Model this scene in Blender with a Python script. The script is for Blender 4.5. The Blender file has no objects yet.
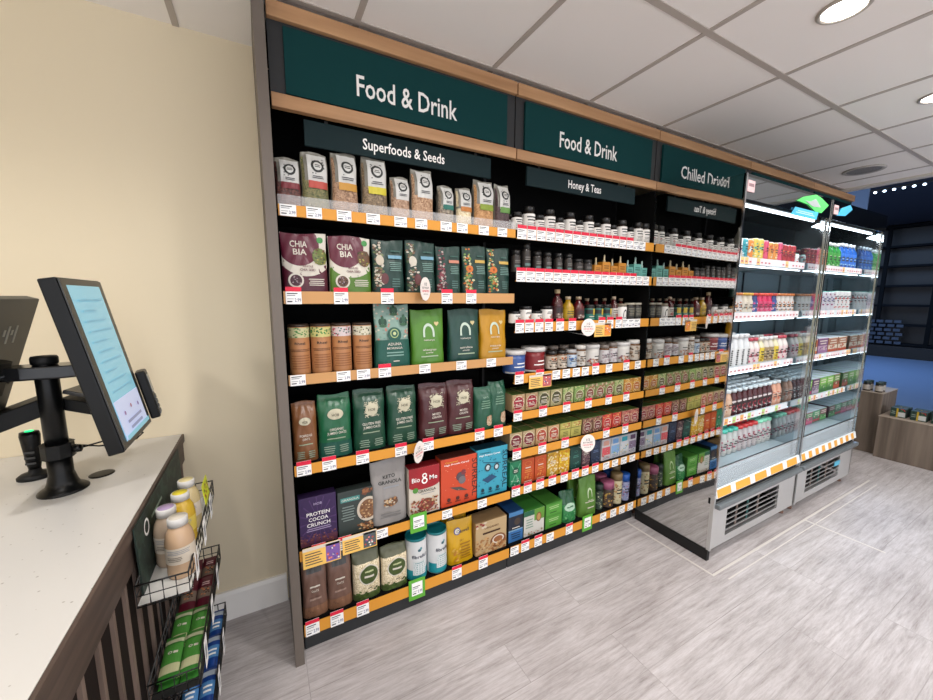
import bpy, math, random
from mathutils import Vector, Matrix
rnd = random.Random(7)
PI = math.pi
sc = bpy.context.scene
COL = sc.collection

# ------------------------------------------------------------------ camera, world, exposure
cd = bpy.data.cameras.new('camera'); cam = bpy.data.objects.new('camera', cd); COL.objects.link(cam)
cd.sensor_width = 36.0; cd.sensor_fit = 'HORIZONTAL'; cd.lens = 375.585 * 36 / 933.0
cd.clip_start = 0.02; cd.clip_end = 100
R_ = Vector((0.8790973, -0.47662925, 0.00353489)); U_ = Vector((0.06216038, 0.1219955, 0.99058224)); F_ = Vector((0.47257171, 0.87059845, -0.13687338))
cam.matrix_world = Matrix(((R_.x, U_.x, -F_.x, -0.07154), (R_.y, U_.y, -F_.y, -1.56054), (R_.z, U_.z, -F_.z, 1.49599), (0, 0, 0, 1)))
sc.camera = cam
world = bpy.data.worlds.new('world'); sc.world = world; world.use_nodes = True
world.node_tree.nodes['Background'].inputs[0].default_value = (0.58, 0.60, 0.65, 1)
world.node_tree.nodes['Background'].inputs[1].default_value = 2.8
sc.view_settings.view_transform = 'Standard'; sc.view_settings.look = 'None'
sc.view_settings.gamma = 1.0; sc.view_settings.use_curve_mapping = False
sc.view_settings.exposure = 0.30
LH = 2.5185                                   # ceiling height
DOWN_W = 21.0; FRIDGE_W = 1.9; SHELF_W = 0.6; STREET_W = 190.0
def light(name, kind, loc, power, color, size=0.1, size_y=None, rot=(0, 0, 0), **kw):
    d = bpy.data.lights.new(name, kind); o = bpy.data.objects.new(name, d); COL.objects.link(o)
    o.location = loc; o.rotation_euler = rot; d.energy = power; d.color = color
    if kind == 'AREA':
        d.size = size
        if size_y: d.shape = 'RECTANGLE'; d.size_y = size_y
        else: d.shape = 'DISK'
    elif kind == 'SPOT':
        d.shadow_soft_size = size; d.spot_size = kw.get('angle', 2.6); d.spot_blend = 0.6
    return o
DOWNLIGHTS = [(-1.792 + 1.2 * i, -0.892 - 1.2 * j) for j in range(4) for i in range(6)]
DOWNLIGHTS = [q for q in DOWNLIGHTS if q[0] < 4.6]
for (x, y) in DOWNLIGHTS:
    light('downlight_lamp', 'SPOT', (x, y, LH - 0.03), DOWN_W * {(-1.792, -.892): 2.6, (.608, -.892): 1.4, (-.592, -.892): .45, (-.592, -2.092): .6, (-1.792, -2.092): .5}.get((round(x, 3), round(y, 3)), 1.0), (1.0, 0.965, 0.935), 0.055, angle=2.75)
for x0 in (2.16, 3.17):                       # the fridges' own LED strips
    light('canopy_lamp', 'AREA', (x0 + .45, -0.39, 1.985), FRIDGE_W, (0.86, 0.95, 1.0), 0.86, 0.04, rot=(-0.45, 0, 0))
    for z in (1.69, 1.375, 1.055, 0.745):
        light('shelf_lamp', 'AREA', (x0 + .45, -0.375, z), SHELF_W, (0.86, 0.95, 1.0), 0.86, 0.03, rot=(-0.35, 0, 0))
light('concourse_lamp', 'AREA', (11.0, 2.2, 3.35), STREET_W, (0.40, 0.62, 1.0), 4.0, 3.5)

# ------------------------------------------------------------------ materials
MC = {}
def lin(h):
    h = h.lstrip('#'); o = []
    for i in (0, 2, 4):
        c = int(h[i:i+2], 16) / 255.0
        o.append(c / 12.92 if c <= 0.04045 else ((c + 0.055) / 1.055) ** 2.4)
    return (*o, 1.0)
def M(h, rough=0.55, metal=0.0, spec=0.5, emit=0.0, alpha=1.0, trans=0.0, coat=0.0):
    k = (h, rough, metal, spec, emit, alpha, trans, coat)
    if k in MC: return MC[k]
    m = bpy.data.materials.new('mat_' + h.strip('#')); m.use_nodes = True
    b = m.node_tree.nodes['Principled BSDF']; c = lin(h)
    b.inputs['Base Color'].default_value = c; b.inputs['Roughness'].default_value = rough
    b.inputs['Metallic'].default_value = metal; b.inputs['Specular IOR Level'].default_value = spec
    b.inputs['Alpha'].default_value = alpha; b.inputs['Transmission Weight'].default_value = trans
    b.inputs['Coat Weight'].default_value = coat
    if emit:
        b.inputs['Emission Color'].default_value = c; b.inputs['Emission Strength'].default_value = emit
    MC[k] = m; return m
def nodes(m):
    nt = m.node_tree; return nt, nt.nodes, nt.links, nt.nodes['Principled BSDF']
def ramp(N, L, src, stops):
    r = N.new('ShaderNodeValToRGB'); L.new(src, r.inputs[0]); e = r.color_ramp.elements
    e[0].position, e[0].color = stops[0][0], lin(stops[0][1]); e[1].position, e[1].color = stops[-1][0], lin(stops[-1][1])
    for p_, c_ in stops[1:-1]:
        q = e.new(p_); q.color = lin(c_)
    return r
def speck(name, cols, scale=260.0, rough=0.6, stretch=None):
    k = ('speck', name)
    if k in MC: return MC[k]
    m = bpy.data.materials.new('mat_' + name); m.use_nodes = True; nt, N, L, b = nodes(m)
    tc = N.new('ShaderNodeTexCoord'); v = N.new('ShaderNodeTexVoronoi'); v.inputs['Scale'].default_value = scale
    L.new(tc.outputs['Object'], v.inputs['Vector'])
    sp = N.new('ShaderNodeSeparateColor'); L.new(v.outputs['Color'], sp.inputs[0])
    n = len(cols); r = ramp(N, L, sp.outputs[0], [((i + .01) / n, c) for i, c in enumerate(cols)])
    r.color_ramp.interpolation = 'CONSTANT'
    L.new(r.outputs[0], b.inputs['Base Color']); b.inputs['Roughness'].default_value = rough
    MC[k] = m; return m
def foil(h, rough=0.38):                       # crinkled packaging film
    h = pk(h)
    k = ('foil', h, rough)
    if k in MC: return MC[k]
    m = bpy.data.materials.new('mat_film_' + h.strip('#')); m.use_nodes = True; nt, N, L, b = nodes(m)
    b.inputs['Base Color'].default_value = lin(h); b.inputs['Roughness'].default_value = rough
    tc = N.new('ShaderNodeTexCoord'); n = N.new('ShaderNodeTexNoise'); n.inputs['Scale'].default_value = 22; n.inputs['Detail'].default_value = 3
    L.new(tc.outputs['Object'], n.inputs['Vector']); bp = N.new('ShaderNodeBump'); bp.inputs['Strength'].default_value = .5; bp.inputs['Distance'].default_value = .006
    L.new(n.outputs[0], bp.inputs['Height']); L.new(bp.outputs[0], b.inputs['Normal'])
    MC[k] = m; return m
def wood(name, c1, c2, axis=0, scale=6.0, rough=0.5):
    k = ('wood', name)
    if k in MC: return MC[k]
    m = bpy.data.materials.new('mat_' + name); m.use_nodes = True; nt, N, L, b = nodes(m)
    tc = N.new('ShaderNodeTexCoord'); mp = N.new('ShaderNodeMapping'); s = [scale * 6] * 3; s[axis] = scale * .35
    mp.inputs['Scale'].default_value = s; L.new(tc.outputs['Object'], mp.inputs['Vector'])
    n = N.new('ShaderNodeTexNoise'); n.inputs['Scale'].default_value = 1.0; n.inputs['Detail'].default_value = 6; L.new(mp.outputs[0], n.inputs['Vector'])
    r = ramp(N, L, n.outputs[0], [(.3, c1), (.7, c2)]); L.new(r.outputs[0], b.inputs['Base Color']); b.inputs['Roughness'].default_value = rough
    MC[k] = m; return m
OAK = wood('oak', '#a1764f', '#bd9269', 0, 5)
PANEL = wood('grey_wood', '#544c45', '#766c63', 2, 5, .6)
DARKWOOD = wood('dark_walnut', '#3a2e28', '#5e4e45', 1, 6, .55)
SLAT = wood('slat', '#5c4c43', '#7d6b60', 2, 6, .6)
BLOCK = wood('display_block', '#4d4238', '#776a5e', 2, 3, .65)
BLACK = M('#0d0d0e', .6); MATTE = M('#070707', .85, spec=.15); CHAR = M('#26282a', .5); GUN = M('#33363a', .35, metal=.4)
STEEL = M('#c9cbcc', .22, metal=1); BRUSH = M('#cfd0d0', .38, metal=.75)
MIRROR = M('#c8cac9', .015, metal=1); CHROME = M('#d8dadc', .1, metal=1)
WHITE = M('#f2f0ec', .5); PAPER = M('#f3f2f0', .6); RED = M('#d8143a', .5); YEL = M('#d3902c', .5); TAN = M('#c08f57', .45)
GREY = M('#8d9094', .5); INK = M('#3b3d44', .6); INKB = M('#5a5f86', .6)
GREEN = M('#0f3a3b', .75, spec=.12); SGREEN = M('#1a2a2d', .7, spec=.15)
GLASS = M('#ffffff', .02, alpha=.13, spec=.6)
# mirror side of fridge: lightly wavy sheet
mm = bpy.data.materials.new('mat_wavy_mirror'); mm.use_nodes = True; nt, N, L, b = nodes(mm)
b.inputs['Base Color'].default_value = (.66, .67, .66, 1); b.inputs['Metallic'].default_value = 1; b.inputs['Roughness'].default_value = .03
tc = N.new('ShaderNodeTexCoord'); n = N.new('ShaderNodeTexNoise'); n.inputs['Scale'].default_value = 2.5; n.inputs['Detail'].default_value = 0
L.new(tc.outputs['Object'], n.inputs['Vector']); bpn = N.new('ShaderNodeBump'); bpn.inputs['Strength'].default_value = .35; bpn.inputs['Distance'].default_value = .012
L.new(n.outputs[0], bpn.inputs['Height']); L.new(bpn.outputs[0], b.inputs['Normal'])
WAVY = mm

# ------------------------------------------------------------------ mesh building
class MB:
    def __init__(s): s.v = []; s.f = []; s.m = []; s.s = []; s.mats = []
    def slot(s, mat):
        if mat not in s.mats: s.mats.append(mat)
        return s.mats.index(mat)
    def add(s, vs, fs, mat, smooth=False):
        o = len(s.v); k = s.slot(mat); s.v += [tuple(q) for q in vs]
        for f in fs: s.f.append(tuple(i + o for i in f)); s.m.append(k); s.s.append(smooth)
        return s
    def box(s, x0, x1, y0, y1, z0, z1, mat, M4=None):
        vs = [Vector((x, y, z)) for z in (z0, z1) for y in (y0, y1) for x in (x0, x1)]
        if M4 is not None: vs = [M4 @ q for q in vs]
        return s.add(vs, [(0, 2, 3, 1), (4, 5, 7, 6), (0, 1, 5, 4), (2, 6, 7, 3), (0, 4, 6, 2), (1, 3, 7, 5)], mat)
    def prism(s, pts, d0, d1, axis, mat, smooth=False, M4=None):
        # pts: 2D outline in the plane of the two other axes, extruded along axis
        n = len(pts); vs = []
        for d in (d0, d1):
            for a, b_ in pts:
                q = {0: (d, a, b_), 1: (a, d, b_), 2: (a, b_, d)}[axis]; vs.append(Vector(q))
        if M4 is not None: vs = [M4 @ q for q in vs]
        s.add(vs, [tuple(range(n)), tuple(range(2 * n - 1, n - 1, -1))], mat)
        o = len(s.v) - 2 * n; k = s.slot(mat)
        for i in range(n):
            j = (i + 1) % n; s.f.append((o + i, o + j, o + n + j, o + n + i)); s.m.append(k); s.s.append(smooth)
        return s
    def lathe(s, prof, mat, seg=20, c=(0, 0, 0), caps=True, sx=1, sy=1):
        vs = []; n = len(prof)
        for r, z in prof:
            for i in range(seg):
                a = 2 * PI * i / seg; vs.append((c[0] + r * sx * math.sin(a), c[1] - r * sy * math.cos(a), c[2] + z))
        fs = [(j * seg + i, j * seg + (i + 1) % seg, (j + 1) * seg + (i + 1) % seg, (j + 1) * seg + i) for j in range(n - 1) for i in range(seg)]
        s.add(vs, fs, mat, True)
        if caps:
            o = len(s.v) - n * seg; k = s.slot(mat)
            s.f.append(tuple(o + i for i in range(seg - 1, -1, -1))); s.m.append(k); s.s.append(False)
            s.f.append(tuple(o + (n - 1) * seg + i for i in range(seg))); s.m.append(k); s.s.append(False)
        return s
    def tube(s, pts, r, mat, seg=6):
        pts = [Vector(q) for q in pts]; vs = []
        for i, q in enumerate(pts):
            d = (pts[min(i + 1, len(pts) - 1)] - pts[max(i - 1, 0)]).normalized()
            a = d.cross(Vector((0, 0, 1)) if abs(d.z) < .9 else Vector((1, 0, 0))).normalized(); b_ = d.cross(a)
            vs += [q + (a * math.cos(2 * PI * k / seg) + b_ * math.sin(2 * PI * k / seg)) * r for k in range(seg)]
        n = len(pts); fs = [(j * seg + i, j * seg + (i + 1) % seg, (j + 1) * seg + (i + 1) % seg, (j + 1) * seg + i) for j in range(n - 1) for i in range(seg)]
        fs += [tuple(range(seg - 1, -1, -1)), tuple((n - 1) * seg + i for i in range(seg))]
        return s.add(vs, fs, mat, True)
    def build(s, name, parent=None, loc=None, bevel=0.0, rot=None):
        me = bpy.data.meshes.new(name); me.from_pydata(s.v, [], s.f);
        for m in s.mats: me.materials.append(m)
        me.polygons.foreach_set('material_index', s.m); me.polygons.foreach_set('use_smooth', s.s); me.update()
        o = bpy.data.objects.new(name, me); COL.objects.link(o)
        if parent: o.parent = parent
        if loc: o.location = loc
        if rot: o.rotation_euler = rot
        if bevel:
            bm_ = o.modifiers.new('bevel', 'BEVEL'); bm_.width = bevel; bm_.segments = 2; bm_.limit_method = 'ANGLE'
        return o
def tag(o, label=None, cat=None, group=None, kind=None):
    for k, v in (('label', label), ('category', cat), ('group', group), ('kind', kind)):
        if v: o[k] = v
    return o
def thing(name, label, cat, loc=(0, 0, 0), rz=0.0, group=None):
    o = bpy.data.objects.new(name, None); COL.objects.link(o); o.empty_display_size = .05
    o.location = loc; o.rotation_euler = (0, 0, rz); return tag(o, label, cat, group)
def clone(r, parent=None):
    c = r.copy(); COL.objects.link(c); c.parent = parent
    for ch in KIDS.get(r.name, []): KIDS.setdefault(c.name, []).append(clone(ch, c))
    return c
KIDS = {}
def kids_scan(root):
    for o in list(root.children): 
        KIDS.setdefault(root.name, [])
        if o not in KIDS[root.name]: KIDS[root.name].append(o); kids_scan(o)
CACHE = {}
def put(key, builder, loc, label, cat, group=None, rz=0.0, scale=None, rot=None):
    if key in CACHE: r = clone(CACHE[key])
    else:
        r = builder(); kids_scan(r); CACHE[key] = r
    r.location = loc; r.rotation_euler = rot or (0, 0, rz)
    if scale: r.scale = scale
    for k in ('group', 'label', 'category'):
        if k in r: del r[k]
    return tag(r, label, cat, group)
# text as flat mesh, unit box: x 0..1, cap height 0..1
TC = {}
def textmesh(t):
    if t in TC: return TC[t]
    c = bpy.data.curves.new('t', 'FONT'); c.body = t; c.resolution_u = 2; c.offset = .012; c.fill_mode = 'FRONT'
    o = bpy.data.objects.new('t', c); COL.objects.link(o); dg = bpy.context.evaluated_depsgraph_get()
    me = bpy.data.meshes.new_from_object(o.evaluated_get(dg)); bpy.data.objects.remove(o)
    xs = [v.co.x for v in me.vertices]; x0, x1 = min(xs), max(xs); cap = .73
    vs = [((v.co.x - x0) / (x1 - x0), v.co.y / cap) for v in me.vertices]; fs = [tuple(p.vertices) for p in me.polygons]
    bpy.data.meshes.remove(me); TC[t] = (vs, fs); return TC[t]
def art(items, W, H, surf, parent, name='printed_label', off=.0006, step=.00025):
    """items drawn in order on the surface surf(x, z, offset) with x in metres from the centre line and z up from the base"""
    mb = MB(); d = off
    def emit(pts, fs, mat, clamp=True):
        vs = [surf(max(-W / 2, min(W / 2, x)), max(0, min(H, z)) if clamp else z, d) for x, z in pts]; mb.add(vs, fs, mat)
    for it in items:
        k = it[0]; d += step
        if k == 'r':                            # rect u0 v0 u1 v1 mat
            _, u0, v0, u1, v1, m = it; nu = max(1, min(26, int(abs(u1 - u0) * W / .006 + .5))); nv = max(1, min(26, int(abs(v1 - v0) * H / .009 + .5)))
            pts = [((u0 + (u1 - u0) * i / nu) * W, (v0 + (v1 - v0) * j / nv) * H) for j in range(nv + 1) for i in range(nu + 1)]
            emit(pts, [(j * (nu + 1) + i, j * (nu + 1) + i + 1, (j + 1) * (nu + 1) + i + 1, (j + 1) * (nu + 1) + i) for j in range(nv) for i in range(nu)], m)
        elif k in ('d', 'o'):                   # disc / ring: u v r(W units) mat [ry] ; ring inner ratio
            _, u, v, r, m = it[:5]; ry = it[5] if len(it) > 5 else r; inner = it[6] if len(it) > 6 else 0.0
            seg = 48 if r * W > .03 else (20 if r * W > .015 else 10); nr = max(1, min(18, int(r * W / .005))); pts = []; fs = []
            for q in range(nr + 1):
                t = inner + (1 - inner) * q / nr
                for i in range(seg): a = 2 * PI * i / seg; pts.append((u * W + r * W * t * math.cos(a), v * H + ry * W * t * math.sin(a)))
            for q in range(nr):
                for i in range(seg): fs.append((q * seg + i, q * seg + (i + 1) % seg, (q + 1) * seg + (i + 1) % seg, (q + 1) * seg + i))
            emit(pts, fs, m)
        elif k == 't':                          # text u v(centre) width(W) height(H) mat [vertical]
            _, t, u, v, w, h, m = it[:7]; vert = len(it) > 7; vs, fs = textmesh(t)
            if vert: pts = [(u * W + (y - .5) * h * H, v * H - (x - .5) * w * W) for x, y in vs]
            else: pts = [(u * W + (x - .5) * w * W, v * H + (y - .5) * h * H) for x, y in vs]
            emit(pts, fs, m, v * H > h * H)
        elif k == 's':                          # scatter of small blobs u0 v0 u1 v1 n r mats
            _, u0, v0, u1, v1, n_, r, ms = it
            for _i in range(n_):
                cu, cv, a0 = rnd.uniform(u0, u1) * W, rnd.uniform(v0, v1) * H, rnd.random() * 3; e = rnd.uniform(.5, 1)
                pts = [(cu + r * W * math.cos(a0 + PI * i / 3), cv + r * W * e * math.sin(a0 + PI * i / 3)) for i in range(6)]
                emit(pts, [(0, 1, 2, 3, 4, 5)], ms[_i % len(ms)]); d += 3e-6
        elif k == 'p':                          # polygon of (u, v) points
            emit([(a * W, b_ * H) for a, b_ in it[1]], [tuple(range(len(it[1])))], it[2])
        elif k == 'l':                          # n lines of small print: u0 u1 v0 v1 n mat
            _, u0, u1, v0, v1, n_, m = it
            for i in range(n_):
                v = v0 + (v1 - v0) * (i + .5) / n_; hh = abs(v1 - v0) / n_ * .22; e = rnd.uniform(.0, .25) * (u1 - u0)
                pts = [(u0 + e * .5 + (u1 - u0 - e) * q / 4, v + s_ * hh) for s_ in (-1, 1) for q in range(5)]
                emit([(a * W, b_ * H) for a, b_ in pts], [(q, q + 1, q + 6, q + 5) for q in range(4)], m)
        elif k == 'arch':                       # u v w h t mat
            _, u, v, w, h, t, m = it; pts = []; fs = []
            path = [(-1, 0), (-1, .35)] + [(-math.cos(a), .35 + .65 * math.sin(a)) for a in [PI * i / 10 for i in range(1, 10)]] + [(1, .35), (1, 0)]
            for a, b_ in path:
                for q in (1, 1 - t): pts.append((u * W + a * q * w * W / 2, v * H + (b_ if b_ <= .35 else .35 + (b_ - .35) * (q if q < 1 else 1)) * h * H))
            for i in range(len(path) - 1): fs.append((2 * i, 2 * i + 2, 2 * i + 3, 2 * i + 1))
            emit(pts, fs, m)
        elif k == 'heart':
            _, u, v, r, m = it; pts = []
            for i in range(20):
                a = 2 * PI * i / 20; pts.append((u * W + r * W * math.sin(a) ** 3, v * H + r * W * (13 * math.cos(a) - 5 * math.cos(2 * a) - 2 * math.cos(3 * a) - math.cos(4 * a)) / 16))
            emit(pts, [tuple(range(20))], m)
    return mb.build(name, parent)
# ------------------------------------------------------------------ package forms
def box_pack(name, W, D, H, mat, items, top=None, side=None):
    t = thing(name, None, None); mb = MB(); mb.box(-W / 2, W / 2, -D / 2, D / 2, 0, H, mat)
    if top: mb.m[1] = mb.slot(top)
    if side: mb.m[4] = mb.slot(side); mb.m[5] = mb.slot(side)
    mb.build('carton', t, bevel=.0012)
    if items: art(items, W, H, lambda x, z, d: (x, -D / 2 - d, z), t, 'printed_front')
    return t
def pouch(name, W, D, H, mat, items, style='stand', back=None, seed=1):
    """a filled film pouch: bulging body closing to a flat crimped seal at the top"""
    rr = random.Random(seed); ph = [rr.uniform(0, 6) for _ in range(4)]
    def dep(v):
        if style == 'stand': q = (1 - v) ** .55 * (1 + .25 * math.sin(PI * min(1, v * 1.3))) if v < 1 else 0; return max(.0025, D / 2 * min(1, q))
        if style == 'brick': q = 1 if v < .74 else max(0, 1 - ((v - .74) / .22) ** 1.4); return max(.0035, D / 2 * q * (.92 + .08 * math.sin(PI * v)))
        q = math.sin(PI * (.12 + .80 * v)) ** .6; return max(.0025, D / 2 * q)                        # pillow
    def hw(v):
        w = W / 2 * (1 - .035 * math.sin(PI * v) ** 2 + .012 * math.sin(9 * v + ph[0]))
        if style == 'brick' and v > .8: w *= 1 - .05 * (v - .8) / .2
        return w
    n = 3.2
    def front(x, v, d=0.0):
        u = min(1, abs(x) / (W / 2)); k = (1 - u ** n) ** (1 / n) if u < 1 else 0
        y = -(dep(v) * k) - d - .0022 * k * (math.sin(14 * v + 5 * u + ph[1]) * math.sin(7 * u * (1 if x > 0 else -1) + ph[2]))
        return (x * hw(v) / (W / 2), y, v * H + (.004 * math.sin(5 * x / W + ph[3]) if v > .97 else 0))
    mb = MB(); nv, nu = 26, 26; vs = []
    for j in range(nv + 1):
        v = j / nv
        row = []
        for i in range(nu + 1):
            a = PI * i / nu; x = -math.cos(a) * W / 2; row.append(front(x, v))
        bk = []
        for i in range(nu - 1, 0, -1):
            a = PI * i / nu; x = -math.cos(a) * W / 2; q = front(x, v); bk.append((q[0], -q[1], q[2]))
        vs += row + bk
    s = 2 * nu
    fs = [(j * s + i, j * s + (i + 1) % s, (j + 1) * s + (i + 1) % s, (j + 1) * s + i) for j in range(nv) for i in range(s)]
    mb.add(vs, fs, mat, True); mb.add(vs[:s], [tuple(range(s - 1, -1, -1))], mat); mb.add(vs[-s:], [tuple(range(s))], mat)
    if style != 'pillow' :
        zs = H * .945; mb.add([front(-W / 2 * .96, .93, .0012), front(W / 2 * .96, .93, .0012), front(W / 2 * .96, .94, .0012), front(-W / 2 * .96, .94, .0012)], [(0, 1, 2, 3)], mat)
    mb.build('pouch_body', thing_ := thing(name, None, None))
    if items: art(items, W * .985, H, lambda x, z, d: front(x, z / H, d * 2.2 + .0014), thing_, 'printed_front')
    return thing_
def round_pack(name, parts, items=None, lab=None, seg=18, arc=.9):
    """parts: list of (part name, profile, material); lab: (z0, z1, radius, material)"""
    t = thing(name, None, None)
    for pn, prof, mat in parts: MB().lathe(prof, mat, seg).build(pn, t)
    if lab:
        z0, z1, r, m = lab; L_ = MB().lathe([(r, z0), (r, z1)], m, seg, caps=False).build('wrap_label', t)
        if items:
            W = PI * r * arc; H = z1 - z0
            art(items, W, H, lambda x, z, d: ((r + d) * math.sin(x / r), -(r + d) * math.cos(x / r), z0 + z), t, 'printed_front')
    return t
ORD = ['first', 'second', 'third', 'fourth', 'fifth', 'sixth', 'seventh', 'eighth', 'ninth', 'tenth', 'eleventh', 'twelfth', 'thirteenth', 'fourteenth', 'fifteenth', 'sixteenth', 'seventeenth', 'eighteenth']

# ------------------------------------------------------------------ setting
def struct(name, mb): o = mb.build(name); o['kind'] = 'structure'; return o
# floor: grey oak-look vinyl planks
fm = bpy.data.materials.new('mat_plank_floor'); fm.use_nodes = True; nt, N, L, b = nodes(fm)
tc = N.new('ShaderNodeTexCoord'); br = N.new('ShaderNodeTexBrick'); L.new(tc.outputs['Object'], br.inputs['Vector'])
br.inputs['Scale'].default_value = 1; br.inputs['Brick Width'].default_value = 1.22; br.inputs['Row Height'].default_value = .185; br.inputs['Mortar Size'].default_value = .0016
br.offset = .37; br.offset_frequency = 3
br.inputs['Color1'].default_value = (0, 0, 0, 1); br.inputs['Color2'].default_value = (1, 1, 1, 1); br.inputs['Mortar'].default_value = (.5, .5, .5, 1); br.inputs['Bias'].default_value = 0
mp = N.new('ShaderNodeMapping'); mp.inputs['Scale'].default_value = (2.6, 30, 1); L.new(tc.outputs['Object'], mp.inputs['Vector'])
addv = N.new('ShaderNodeVectorMath'); addv.operation = 'ADD'; L.new(mp.outputs[0], addv.inputs[0]); mul = N.new('ShaderNodeVectorMath'); mul.operation = 'SCALE'; mul.inputs['Scale'].default_value = 9.0
L.new(br.outputs['Color'], mul.inputs[0]); L.new(mul.outputs[0], addv.inputs[1])
n1 = N.new('ShaderNodeTexNoise'); n1.inputs['Scale'].default_value = 1; n1.inputs['Detail'].default_value = 10; n1.inputs['Roughness'].default_value = .74; n1.inputs['Distortion'].default_value = .6; L.new(addv.outputs[0], n1.inputs['Vector'])
n2 = N.new('ShaderNodeTexNoise'); n2.inputs['Scale'].default_value = 2.3; n2.inputs['Detail'].default_value = 4; L.new(tc.outputs['Object'], n2.inputs['Vector'])
n3 = N.new('ShaderNodeTexNoise'); n3.inputs['Scale'].default_value = 3.2; n3.inputs['Detail'].default_value = 8; n3.inputs['Roughness'].default_value = .8; L.new(addv.outputs[0], n3.inputs['Vector'])
mf = N.new('ShaderNodeMix'); mf.data_type = 'FLOAT'; mf.inputs['Factor'].default_value = .45; L.new(n1.outputs[0], mf.inputs['A']); L.new(n3.outputs[0], mf.inputs['B'])
r1 = ramp(N, L, mf.outputs['Result'], [(.32, '#857e7c'), (.44, '#aea8a8'), (.54, '#c3bebf'), (.68, '#d8d5d7')])
r2 = ramp(N, L, n2.outputs[0], [(.35, '#cbc8c6'), (.65, '#ffffff')])
mx = N.new('ShaderNodeMix'); mx.data_type = 'RGBA'; mx.blend_type = 'MULTIPLY'; mx.inputs['Factor'].default_value = .45
L.new(r1.outputs[0], mx.inputs['A']); L.new(r2.outputs[0], mx.inputs['B'])
mx2 = N.new('ShaderNodeMix'); mx2.data_type = 'RGBA'; mx2.inputs['B'].default_value = lin('#6f6a66'); L.new(mx.outputs['Result'], mx2.inputs['A'])
ml = N.new('ShaderNodeMath'); ml.operation = 'MULTIPLY'; ml.inputs[1].default_value = .35; L.new(br.outputs['Fac'], ml.inputs[0]); L.new(ml.outputs[0], mx2.inputs['Factor'])
L.new(mx2.outputs['Result'], b.inputs['Base Color']); b.inputs['Roughness'].default_value = .42; b.inputs['Specular IOR Level'].default_value = .2
bn = N.new('ShaderNodeBump'); bn.inputs['Strength'].default_value = .12; bn.inputs['Distance'].default_value = .004; L.new(n1.outputs[0], bn.inputs['Height']); L.new(bn.outputs[0], b.inputs['Normal'])
struct('floor', MB().box(-3, 5.75, -5.2, .45, -.06, 0, fm))
# painted wall with faint mottling
wm = bpy.data.materials.new('mat_cream_wall'); wm.use_nodes = True; nt, N, L, b = nodes(wm)
tc = N.new('ShaderNodeTexCoord'); n = N.new('ShaderNodeTexNoise'); n.inputs['Scale'].default_value = 220; L.new(tc.outputs['Object'], n.inputs['Vector'])
b.inputs['Base Color'].default_value = lin('#dfd2b6'); b.inputs['Roughness'].default_value = .75
bn = N.new('ShaderNodeBump'); bn.inputs['Strength'].default_value = .08; bn.inputs['Distance'].default_value = .001; L.new(n.outputs[0], bn.inputs['Height']); L.new(bn.outputs[0], b.inputs['Normal'])
struct('wall_back', MB().box(-3, 5.2, .36, .46, 0, LH + .1, wm))
struct('wall_left', MB().box(-3.1, -3, -5.2, .46, 0, LH + .1, wm))
struct('wall_right', MB().box(5.4, 5.5, -5.2, -2.6, 0, LH + .1, wm))
struct('baseboard_back', MB().prism([(.36, 0), (.342, 0), (.342, .125), (.348, .1414), (.36, .1414)], -3, -.045, 0, M('#f4f2ee', .4)))
# suspended ceiling
tm = bpy.data.materials.new('mat_ceiling_tile'); tm.use_nodes = True; nt, N, L, b = nodes(tm)
b.inputs['Base Color'].default_value = lin('#f3efeb'); b.inputs['Roughness'].default_value = .85
tc = N.new('ShaderNodeTexCoord'); n = N.new('ShaderNodeTexNoise'); n.inputs['Scale'].default_value = 150; L.new(tc.outputs['Object'], n.inputs['Vector'])
bn = N.new('ShaderNodeBump'); bn.inputs['Strength'].default_value = .1; bn.inputs['Distance'].default_value = .001; L.new(n.outputs[0], bn.inputs['Height']); L.new(bn.outputs[0], b.inputs['Normal'])
struct('ceiling', MB().box(-3, 4.8, -5.2, .36, LH, LH + .05, tm))
g = MB(); GM = M('#b5aca4', .5)
for k in range(-9, 2):
    y = -.592 + .6 * k
    if y < .34: g.box(-3, 4.8, y - .013, y + .013, LH - .004, LH, GM)
for k in range(-7, 6):
    x = 1.508 + .6 * k
    g.box(x - .011, x + .011, -5.2, .36, LH - .0035, LH, GM)
struct('trim_1', g)
struct('trim_2', MB().box(4.78, 4.86, -5.2, .36, LH - .02, LH + .3, M('#c9c4bc', .6)))
# concourse outside the shop
cf = M('#7488a8', .3, spec=.6)
struct('floor_concourse', MB().box(5.75, 15, -9, 9, -.06, -.002, cf))
struct('wall_concourse', MB().box(14.7, 14.8, -9, 9, 0, 4.2, M('#070a10', .5)))
struct('ceiling_concourse', MB().box(4.86, 15, -9, 9, 3.4, 3.5, M('#101a2a', .7)))
struct('wall_concourse_side', MB().box(5.2, 15, 4.6, 4.7, 0, 3.6, M('#070a10', .6)))
struct('trim_3', MB().box(4.86, 4.9, -5.2, 6, LH + .0, 3.4, M('#0c1422', .6)))

# scuffed pale lines on the floor around the fridge feet
sl = M('#cfcac4', .6); g = MB()
g.box(2.0, 2.012, -.56, .0, 0, .0012, sl); g.box(2.0, 4.3, -.572, -.56, 0, .0012, sl); g.box(2.05, 4.25, -.625, -.619, 0, .0012, sl); g.box(3.10, 3.112, -.95, -.572, 0, .0012, sl)
struct('trim_4', g)

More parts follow.
